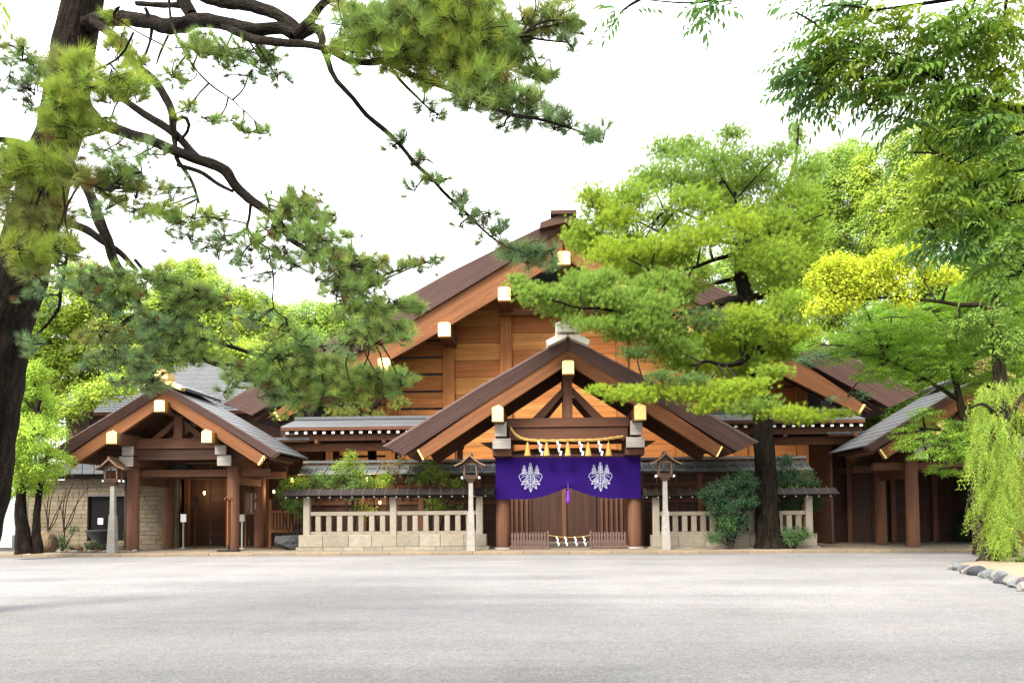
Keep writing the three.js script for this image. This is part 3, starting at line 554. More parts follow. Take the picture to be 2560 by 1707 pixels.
function picketFence(label, X0, X1, postX) {
  const D = 35.0, t = thing('picket_fence', label, 'fence', V(U((X0 + X1) / 2, 1371, D).x, PAVE, -D), 'low picket barriers in the porch'), n = 12, y = Y => U(1420, Y, D).y, a = U(X0, 1350, D).x, b = U(X1, 1350, D).x;
  const m = wood(C(0.13, 0.0878, 0.0748), 0.8, true, 3);
  for (let k = 0; k < n; k++) box('picket', 0.07, y(1331) - PAVE - 0.05, 0.03, a + (b - a) * (k + 0.5) / n, (y(1331) + PAVE + 0.07) / 2, -D, m, t);
  for (const Y of [1338, 1351, 1364]) box('rail', b - a, 0.075, 0.035, (a + b) / 2, y(Y), -D - 0.036, m, t);
  box('sill', b - a + 0.1, 0.1, 0.12, (a + b) / 2, PAVE + 0.07, -D - 0.02, m, t);
  const p = U(postX, 1350, D).x; box('end_post', 0.085, y(1327) - PAVE - 0.02, 0.085, p, (y(1327) + PAVE + 0.02) / 2, -D, m, t); box('foot', 0.12, 0.06, 0.5, p, PAVE + 0.045, -D, m, t);
}
picketFence('low picket barrier beside the curtain post next to the stone balustrade', 1277, 1366, 1370);
picketFence('low picket barrier beside the curtain post next to the half hidden balustrade', 1481, 1566, 1477);
{
  const D = 34.95, t = thing('paper_strip_cord', 'thin cord with four white paper strips between picket barriers', 'cord', U(1424, 1371, D));
  part('cord', tube([[1372, 1338], [1400, 1342], [1424, 1343], [1450, 1342], [1476, 1338]].map(p => [U(p[0], p[1], D), 0.012]), 6, 0.1, 0), straw, t);
  for (const X of [1392, 1413, 1437, 1459]) { const p = U(X, 1341, D); shide(p.x, p.y, p.z + 0.015, 0.62, t); }
}
// lanterns
function lantern(label, X, Yb) {
  const D = 33.9, b = U(X, Yb, D); b.y = PAVE; b.z = -D;
  const t = thing('lantern', label, 'lantern', b.clone(), 'timber roofed lanterns on white stone posts'), k = 1;
  const frustum = (w0, w1, h, y) => { const g = new THREE.CylinderGeometry(w1 / Math.SQRT2, w0 / Math.SQRT2, h, 4, 1).toNonIndexed(); g.rotateY(Math.PI / 4); g.translate(b.x, y + h / 2, b.z); g.computeVertexNormals(); const uv = g.attributes.uv, p = g.attributes.position; for (let i = 0; i < uv.count; i++) uv.setXY(i, p.getX(i), p.getY(i)); return g; };
  part('lower_post', frustum(0.34, 0.235, 1.53, PAVE), M.graniteWhite, t); part('upper_post', frustum(0.19, 0.165, 1.2, PAVE + 1.53), M.graniteWhite, t);
  const y0 = PAVE + 2.73;
  const wd = wood(C(0.111, 0.065, 0.0455), 0.7, false, 2), wl = wood(C(0.195, 0.13, 0.0845), 0.7, false, 1);
  part('cap_block', frustum(0.24, 0.42, 0.14, y0), wd, t);
  for (const s of [-1, 1]) { part('floor_beam', boxGeo(0.66, 0.08, 0.08, b.x, y0 + 0.18, b.z + s * 0.16), wd, t); for (const q of [-1, 1]) part('white_knob', boxGeo(0.06, 0.09, 0.09, b.x + q * 0.34, y0 + 0.18, b.z + s * 0.16), M.whiteTip, t); }
  part('floor_board', boxGeo(0.5, 0.05, 0.46, b.x, y0 + 0.25, b.z), wd, t);
  for (const s of [-1, 1]) for (const q of [-1, 1]) part('corner_post', boxGeo(0.05, 0.52, 0.05, b.x + s * 0.24, y0 + 0.5, b.z + q * 0.2, s * 0.06), wl, t);
  for (const q of [-1, 1]) { part('frame_rail', boxGeo(0.54, 0.05, 0.05, b.x, y0 + 0.72, b.z + q * 0.2), wl, t); part('gable_board', polyGeo([[b.x - 0.26, y0 + 0.72], [b.x + 0.26, y0 + 0.72], [b.x, y0 + 1.0]], -b.z - q * 0.16 - 0.02, 0.04, 0, 0), wd, t); }
  for (const s of [-1, 1]) {
    const ro = part('roof_slope', boxGeo(0.44, 0.045, 0.78, b.x + s * 0.17, y0 + 0.93, b.z, -s * 0.72), wd, t); void ro;
    part('roof_eave', boxGeo(0.36, 0.04, 0.78, b.x + s * 0.46, y0 + 0.72, b.z, -s * 0.42), wd, t);
    for (const q of [-1, 1]) { part('roof_edge', boxGeo(0.44, 0.07, 0.04, b.x + s * 0.17, y0 + 0.91, b.z + q * 0.4, -s * 0.72), wl, t); part('roof_edge', boxGeo(0.36, 0.06, 0.04, b.x + s * 0.46, y0 + 0.71, b.z + q * 0.4, -s * 0.42), wl, t); }
  }
  part('ridge', boxGeo(0.1, 0.1, 0.84, b.x, y0 + 1.1, b.z), wl, t);
}
lantern('white stone post lantern in front of the beige block wall', 280, 1383);
lantern('white stone post lantern before the end of the long stone balustrade', 1178, 1376);
lantern('white stone post lantern before the half hidden stone balustrade', 1665, 1373);

// signs and small things in the gatehouse
function sign(name, label, X, Yt, Yp, Yb, D, w, mat, postMat, group) {
  const b = U(X, Yb, D); b.y = PAVE; b.z = -D; const t = thing(name, label, 'sign', b.clone(), group), y = Y => U(X, Y, D).y;
  const bd = part('sign_board', boxGeo(w, y(Yt) - y(Yp), 0.05, b.x, (y(Yt) + y(Yp)) / 2, b.z), mat, t);
  part('sign_post', boxGeo(0.07, y(Yp) - PAVE - 0.03, 0.06, b.x, (y(Yp) + PAVE + 0.03) / 2, b.z), postMat, t); part('sign_foot', boxGeo(0.3, 0.05, 0.3, b.x, PAVE + 0.03, b.z), postMat, t);
  return [t, bd, b];
}
sign('notice_post', 'small white notice on a white post beside the beige wall', 457, 1285, 1305, 1363, 37.2, 0.25, M.whiteTip, M.graniteWhite);
sign('notice_post', 'small white notice on a white post behind the gate column', 604, 1286, 1304, 1366, 36.8, 0.22, M.graniteWhite, M.graniteWhite);
sign('timber_sign', 'brown wooden sign on a thin post inside the gatehouse', 486, 1241, 1272, 1350, 40.2, 0.46, wood(C(0.143, 0.078, 0.0553), 0.7, true, 1), M.post);
{ // tall narrow sign on a black stand, seen from its edge
  const D = 34.3, b = U(571, 1377, D); b.y = PAVE; b.z = -D; const t = thing('standing_sign', 'tall narrow wooden sign with little roof on a black stand', 'sign', b.clone()), y = Y => U(571, Y, D).y, m = wood(C(0.273, 0.111, 0.0455), 0.7, true, 2);
  part('sign_board', boxGeo(0.05, y(1250) - y(1362), 0.34, b.x, (y(1250) + y(1362)) / 2, b.z), m, t);
  for (const s of [-1, 1]) part('roof_board', boxGeo(0.17, 0.03, 0.5, b.x + s * 0.06, y(1247) + 0.02, b.z, -s * 0.75), m, t);
  part('stand_post', boxGeo(0.09, 0.25, 0.09, b.x, PAVE + 0.16, b.z), M.black, t); part('stand_foot', boxGeo(0.85, 0.07, 0.4, b.x, PAVE + 0.04, b.z), M.black, t);
}
{ // notice board with vertical white lettering
  const D = 38.2, b = U(628, 1360, D); b.y = PAVE; b.z = -D; const t = thing('notice_board', 'brown wooden notice board with vertical white lettering behind the gate', 'sign', b.clone());
  const cv = document.createElement('canvas'); cv.width = 256; cv.height = 400; const c = cv.getContext('2d'); c.fillStyle = 'rgb(104,66,48)'; c.fillRect(0, 0, 256, 400); c.fillStyle = 'rgb(225,222,215)'; const keep = seed; seed = 99;
  for (const [x, y0, y1, s] of [[190, 30, 110, 26], [190, 190, 300, 26], [110, 30, 370, 24], [40, 50, 330, 9], [66, 50, 300, 9]]) for (let y = y0; y < y1; y += s * 1.15) for (let k = 0; k < 6; k++) { if (k < 3) c.fillRect(x + rr(0, s * 0.2), y + k * s * 0.3, s * rr(0.6, 0.95), s * 0.12); else c.fillRect(x + (k - 3) * s * 0.35 + 2, y + rr(0, 4), s * 0.11, s * rr(0.5, 0.8)); }
  seed = keep; const tx = new THREE.CanvasTexture(cv); tx.colorSpace = THREE.SRGBColorSpace;
  const y = Y => U(628, Y, D).y, w = U(646, 1250, D).x - U(610, 1250, D).x, h = y(1230) - y(1286);
  part('board', boxGeo(w, h, 0.06, b.x, y(1258), b.z), M.post, t);
  const f = part('lettering', new THREE.PlaneGeometry(w - 0.03, h - 0.03).translate(b.x, y(1258), b.z + 0.034), std(C(0.65, 0.65, 0.65), 0.8, { map: tx }), t); void f;
  for (const s of [-1, 1]) part('leg', boxGeo(0.07, y(1286) - PAVE, 0.07, b.x + s * w * 0.42, (y(1286) + PAVE) / 2, b.z), M.post, t);
}
// hanging lamps, lit
const bulbMat = new THREE.MeshStandardMaterial({ color: C(1, 0.9, 0.6), emissive: C(1, 0.72, 0.3), emissiveIntensity: 3.2 });
function lamp(label, X, Y, D, r = 0.07) {
  const p = U(X, Y, D), t = thing('hanging_lamp', label, 'lamp', p.clone(), 'small lit lamps in the garden');
  part('lamp_bulb', new THREE.SphereGeometry(r, 12, 10).scale(0.8, 1.35, 0.8).translate(p.x, p.y, p.z), bulbMat, t);
  part('lamp_cap', new THREE.CylinderGeometry(r * 0.4, r * 0.75, r * 0.6, 10).translate(p.x, p.y + r * 1.5, p.z), M.black, t);
  part('lamp_cord', new THREE.CylinderGeometry(0.008, 0.008, 0.5, 5).translate(p.x, p.y + r * 1.8 + 0.25, p.z), M.black, t);
  const l = new THREE.PointLight(C(1, 0.72, 0.38), 1.2, 0, 2); l.position.copy(p); l.castShadow = true; scene.add(l);
}
lamp('small lit lamp hanging under the gatehouse door beam', 510, 1232, 40.6);
lamp('small lit lamp hanging by the gatehouse rear post', 684, 1229, 38.6, 0.06);
lamp('small lit lamp above the shrub at the end of the tiled wall', 729, 1200, 37.0);
lamp('small lit lamp above the middle of the garden shrubs', 916, 1198, 37.0);
lamp('small lit lamp low behind the stone balustrade', 949, 1256, 37.2);
{ // wooden garden fence behind the gate
  const D = 37.6, a = U(675, 1330, D), b = U(765, 1330, D), t = thing('garden_fence', 'orange brown wooden picket fence beside the gatehouse rear post', 'fence', V((a.x + b.x) / 2, PAVE, -D)), y = Y => U(710, Y, D).y, m = wood(C(0.195, 0.0845, 0.0325), 0.7, true, 1);
  for (let k = 0; k < 11; k++) box('picket', 0.085, y(1282) - y(1330), 0.04, a.x + (b.x - a.x) * (k + 0.5) / 11, (y(1282) + y(1330)) / 2, -D, m, t);
  for (const Y of [1279, 1328]) box('rail', b.x - a.x, 0.12, 0.09, (a.x + b.x) / 2, y(Y), -D, m, t);
  box('fence_post', 0.12, y(1248) - PAVE, 0.12, a.x, (y(1248) + PAVE) / 2, -D, m, t);
}
// stones
function rockGeo(w, h, d, sd, lump = 0.28) {
  const g = new THREE.IcosahedronGeometry(0.5, 3), p = g.attributes.position, keep = seed; seed = sd; const q = Array.from({ length: 9 }, () => [V(rr(-1, 1), rr(-1, 1), rr(-1, 1)).normalize(), rr(0.3, 0.46)]); seed = keep;
  for (let i = 0; i < p.count; i++) { const v = V(p.getX(i), p.getY(i), p.getZ(i)); for (const [n, c] of q) { const e = v.dot(n) - c; if (e > 0) v.addScaledVector(n, -e * 0.85); } v.multiplyScalar(1 + lump * 0.3 * Math.sin(v.x * 17 + sd) * Math.sin(v.y * 15) * Math.sin(v.z * 19 + sd)); v.y = Math.max(v.y, -0.42); p.setXYZ(i, v.x * w * 1.1, (v.y + 0.42) * h * 1.12, v.z * d * 1.1); }
  g.computeVertexNormals(); const uv = g.attributes.uv; for (let i = 0; i < uv.count; i++) uv.setXY(i, p.getX(i) + p.getZ(i), p.getY(i)); return g;
}
function rock(name, label, w, h, d, at, sd, mat, group) {
  const m = prep(new THREE.Mesh(rockGeo(w, h, d, sd), mat)); m.name = numbered(name); m.position.copy(at); m.userData = { label, category: 'rock' }; if (group) m.userData.group = group; m.rotation.y = sd; scene.add(m); return m;
}
const onPave = (X, D) => { const p = U(X, 1370, D); p.y = PAVE - 0.02; p.z = -D; return p; };
rock('boulder', 'squarish tan boulder in front of the block wall', 1.0, 0.95, 0.8, onPave(112, 34.6), 0.4, M.rockTan);
rock('boulder', 'large dark grey boulder beside the stone balustrade end', 1.25, 0.75, 0.9, onPave(718, 35.6), 3.1, M.rockDark);
rock('boulder', 'low brown rock among the moss by the white lantern', 0.7, 0.35, 0.5, onPave(190, 35.4), 5.2, M.rockTan);
rock('boulder', 'low mossy rock under the dark window', 0.9, 0.5, 0.6, onPave(228, 35.9), 1.7, stone(C(0.065, 0.0748, 0.0325), 2));
for (let k = 0; k < 16; k++) { const p = onPave(150 + k * 12.5 + rr(-3, 3), 34.2 + rr(-0.1, 0.1)); rock('edging_stone', 'small brown stone edging the moss bed before the block wall', rr(0.2, 0.32), rr(0.1, 0.16), 0.2, p, 10 + k, k % 3 ? M.rockTan : M.rockGrey, 'small edging stones of the moss bed'); }
{ // black water basin under the window
  const b = onPave(252, 37.2), t = thing('water_basin', 'black stone water basin in front of the dark window', 'basin', b);
  part('bowl', new THREE.LatheGeometry([[0, 0], [0.3, 0], [0.36, 0.12], [0.42, 0.5], [0.66, 0.82], [0.68, 0.9], [0.6, 0.9], [0.5, 0.78], [0, 0.7]].map(q => new THREE.Vector2(...q)), 24).translate(b.x, b.y, b.z), M.rockDark, t);
  const wtr = new THREE.CircleGeometry(0.52, 24).rotateX(-Math.PI / 2).translate(b.x, b.y + 0.83, b.z); part('water', wtr, std(C(0.0195, 0.0228, 0.026), 0.05), t);
}
rb_notice();
function rb_notice() { const p = U(250, 1303, 38.5), t = thing('window_notice', 'small white paper notice on the dark window', 'notice', p.clone()); part('paper', boxGeo(0.24, 0.28, 0.02, p.x, p.y, p.z), M.whiteTip, t); }
{ // pale cabinet at the far left
  const b = U(20, 1372, 37); b.y = PAVE; b.z = -37; const t = thing('utility_cabinet', 'pale grey green metal cabinet behind the mossy trunks', 'cabinet', b.clone()), m = std(C(0.273, 0.305, 0.28), 0.5);
  part('cabinet_body', boxGeo(1.3, 2.1, 0.8, b.x, PAVE + 1.05, b.z), m, t); part('cabinet_door', boxGeo(0.6, 1.9, 0.03, b.x + 0.3, PAVE + 1.05, b.z + 0.41), std(C(0.325, 0.358, 0.338), 0.5), t); part('lower_panel', boxGeo(0.9, 0.55, 0.2, b.x + 0.1, PAVE + 0.42, b.z + 0.52), std(C(0.358, 0.364, 0.358), 0.5), t);
}
// planting bed with an edge of boulders at the right
{
  const pts = [[2385, 1422], [2403, 1426], [2425, 1432], [2460, 1440], [2495, 1450], [2530, 1462], [2575, 1478], [2640, 1500]].map(p => G(...p));
  const out = [...pts.map(p => [p.x, p.z]), [pts[7].x + 6, pts[7].z], [pts[7].x + 6, -29], [16.2, -29], [14.2, -27], [pts[0].x + 0.5, pts[0].z - 0.7]];
  const s = new THREE.Shape(out.map(([x, z]) => new THREE.Vector2(x, -z))), g = new THREE.ExtrudeGeometry(s, { depth: 0.1, bevelEnabled: true, bevelSize: 0.15, bevelThickness: 0.05, bevelOffset: -0.15, bevelSegments: 3 }); g.rotateX(-Math.PI / 2);
  const m = prep(new THREE.Mesh(g, M.soil)); m.name = 'planting_bed'; m.userData = { kind: 'structure', label: 'sandy planting bed edged with boulders', category: 'ground' }; m.position.y = -0.02; scene.add(m);
  const kinds = [['blue grey', M.rockBlue], ['dark purple', M.rockPurple], ['pale grey', M.rockGrey], ['blue grey', M.rockBlue], ['dark', M.rockDark], ['pale grey', M.rockGrey]];
  const cv = new THREE.CatmullRomCurve3(pts); let k = 0;
  for (let f = 0.02; f < 0.98;) { const p = cv.getPoint(f), w = 0.16 + f * 0.25 + 0.5 * rnd() * rnd(); const [nm, mt] = kinds[k % 6]; rock('bed_stone', `${nm} boulder in the edging of the planting bed`, w, rr(0.16, 0.3) + f * 0.12, rr(0.28, 0.5), V(p.x + rr(-0.1, 0.1), rr(-0.1, -0.03), p.z + rr(-0.14, 0.14)), 40 + k * 1.3, mt, 'boulders edging the planting bed'); f += w * 0.95 / cv.getLength(); k++; }
}

// ---------------------------------------------------------------- vegetation
const UPV = V(0, 1, 0);
const leafMat = (c, tr = 0.35, rough = 0.7) => new THREE.MeshPhysicalMaterial({ color: c, roughness: 1, transmission: tr, thickness: 0, side: THREE.DoubleSide, specularIntensity: 0.35 });
function tri(pos, a, b, c) { pos.push(a.x, a.y, a.z, b.x, b.y, b.z, c.x, c.y, c.z); }
function geoOf(pos) { const g = new THREE.BufferGeometry(); g.setAttribute('position', new THREE.Float32BufferAttribute(pos, 3)); g.computeVertexNormals(); return g; }
// needle tuft: needles spread round a short shoot along +y
function tuftGeo(n, len, wid, spread, sd, shoot = 0.35) {
  const keep = seed; seed = sd; const pos = [];
  for (let i = 0; i < n; i++) {
    const t = Math.sqrt(rnd()), a = rnd() * 6.283, e = spread * (1.15 - 0.85 * t) + rr(-0.15, 0.15), d = V(Math.cos(a) * Math.sin(e), Math.cos(e), Math.sin(a) * Math.sin(e)), o = V(0, (t - 1) * len * shoot, 0), l = len * rr(0.75, 1.1);
    const side = d.clone().cross(V(rr(-1, 1), rr(-1, 1), rr(-1, 1))).normalize().multiplyScalar(wid / 2), tip = o.clone().addScaledVector(d, l).add(V(0, -0.06 * l, 0));
    tri(pos, o.clone().add(side), o.clone().sub(side), tip);
  }
  seed = keep; return geoOf(pos);
}
function leafTris(pos, o, d, up, len, wid, fold = 0.25, droop = 0.15) { // one folded leaf of four faces
  const s = d.clone().cross(up).normalize(), u = s.clone().cross(d).normalize(), mid = o.clone().addScaledVector(d, len * 0.45), tip = o.clone().addScaledVector(d, len).addScaledVector(u, -droop * len);
  const l = mid.clone().addScaledVector(s, wid / 2).addScaledVector(u, fold * wid / 2), r = mid.clone().addScaledVector(s, -wid / 2).addScaledVector(u, fold * wid / 2);
  tri(pos, o, l, mid); tri(pos, mid, l, tip); tri(pos, o, mid, r); tri(pos, mid, tip, r);
}
// drooping spray of lance-shaped leaves along +x
function sprayGeo(n, L, ll, lw, sd, droop = 0.3) {
  const keep = seed; seed = sd; const pos = [];
  for (let i = 0; i < n; i++) {
    const t = (i + 0.6) / n, o = V(L * t, -droop * L * t * t, rr(-0.01, 0.01)), s = i % 2 ? 1 : -1, d = V(0.75 + rr(-0.2, 0.2), -0.45 + rr(-0.3, 0.25), i === n - 1 ? 0 : s * (0.75 + rr(-0.2, 0.2))).normalize();
    leafTris(pos, o, d, V(rr(-0.3, 0.3), 1, rr(-0.3, 0.3)), ll * rr(0.75, 1.15), lw * rr(0.8, 1.15));
  }
  const w = 0.004; for (let i = 0; i < 4; i++) { const a = L * i / 4, b = L * (i + 1) / 4, ya = -droop * L * (i / 4) ** 2, yb = -droop * L * ((i + 1) / 4) ** 2; tri(pos, V(a, ya, -w), V(a, ya, w), V(b, yb, 0)); tri(pos, V(a, ya - w, 0), V(a, ya + w, 0), V(b, yb, 0)); }
  seed = keep; return geoOf(pos);
}
// loose clump of small leaves
function clumpGeo(n, R, ll, lw, sd, flat = 1) {
  const keep = seed; seed = sd; const pos = [];
  for (let i = 0; i < n; i++) { const o = V(gauss() * R * 0.55, gauss() * R * 0.5 * flat, gauss() * R * 0.55), d = V(o.x + rr(-1, 1) * R, rr(-0.7, 0.25) * R, o.z + rr(-1, 1) * R).normalize(); leafTris(pos, o, d, V(rr(-0.5, 0.5), 1, rr(-0.5, 0.5)), ll * rr(0.7, 1.2), lw * rr(0.7, 1.2)); }
  seed = keep; return geoOf(pos);
}
function scatter(name, geo, mat, items, parent) { // items: [pos, quaternion, scale, colour]
  const b = baseOf.get(parent), m = new THREE.InstancedMesh(geo, mat, items.length), x = new THREE.Matrix4(), s = V(1, 1, 1), p = V(0, 0, 0);
  items.forEach(([pos, q, k, c], i) => { x.compose(p.copy(pos).sub(b), q, s.set(k, k, k)); m.setMatrixAt(i, x); m.setColorAt(i, c); });
  prep(m); m.name = name; m.userData.kind = 'stuff'; parent.add(m); return m;
}
const quat = (dir, spin) => new THREE.Quaternion().setFromUnitVectors(UPV, dir.normalize()).multiply(new THREE.Quaternion().setFromAxisAngle(UPV, spin));
const tint = (base, v, warm = 0) => { const k = 1 + rr(-v, v), h = rr(-warm, warm); return C(base[0] * k * (1 + h), base[1] * k, base[2] * k * (1 - h)); };
const blobOf = ([X, Y, rx, ry, D], deep = 0.8) => { const c = U(X, Y, D), k = D / F; return { c, rx: rx * k, ry: ry * k, rz: Math.max(rx, ry) * k * deep }; };
function inBlob(b, shell = 0.55) { let v; do v = V(rr(-1, 1), rr(-1, 1), rr(-1, 1)); while (v.lengthSq() > 1); const l = v.length() || 1e-3; v.multiplyScalar(Math.pow(l, shell) / l); return [V(b.c.x + v.x * b.rx, b.c.y + v.y * b.ry, b.c.z + v.z * b.rz), v]; }
const looseBlob = (b, k = 0.52) => { const v = V(gauss() * k, gauss() * k, gauss() * k); return [V(b.c.x + v.x * b.rx, b.c.y + v.y * b.ry, b.c.z + v.z * b.rz), v]; };
const limb = (pts, sides = 8, step = 0.25, rough = 0.1) => tube(pts.map(([X, Y, w, D]) => [U(X, Y, D), w / 2 * D / F]), sides, step, rough);
const samples = pts => { const o = []; for (let i = 0; i + 1 < pts.length; i++) for (let k = 0; k < 5; k++) { const t = k / 5, a = pts[i], b = pts[i + 1]; o.push(U(a[0] + (b[0] - a[0]) * t, a[1] + (b[1] - a[1]) * t, a[3] + (b[3] - a[3]) * t)); } return o; };
const nearest = (list, p) => { let d = 1e9, q = null; for (const s of list) { const e = s.distanceToSquared(p); if (e < d) { d = e; q = s; } } return q; };
const twig = (a, b, r0, r1, sag = 0.12, sides = 4) => { const l = a.distanceTo(b), m = a.clone().lerp(b, 0.5).add(V(rr(-1, 1) * l * 0.12, sag * l * rr(-0.5, 1), rr(-1, 1) * l * 0.12)); return tube([[a, r0], [m, (r0 + r1) / 2], [b, r1]], sides, l / 4, 0); };

// crown places above and behind the frame: ellipsoids [x, y, z, rx, ry, rz], nothing inside the picture
function overhead(list, n) {
  const out = [], inv = camera.quaternion.clone().invert();
  while (out.length < n) {
    const [x, y, z, a, b, c] = list[Math.floor(rnd() * list.length)], p = V(x + gauss() * a * 0.6, y + gauss() * b * 0.6, z + gauss() * c * 0.6), q = p.clone().sub(camera.position).applyQuaternion(inv);
    if (q.z < 0) { const X = CX + q.x / -q.z * F, Y = CY - q.y / -q.z * F; if (X > -120 && X < W + 120 && Y > -90) continue; }
    if (p.y > 3) out.push(p);
  }
  return out;
}
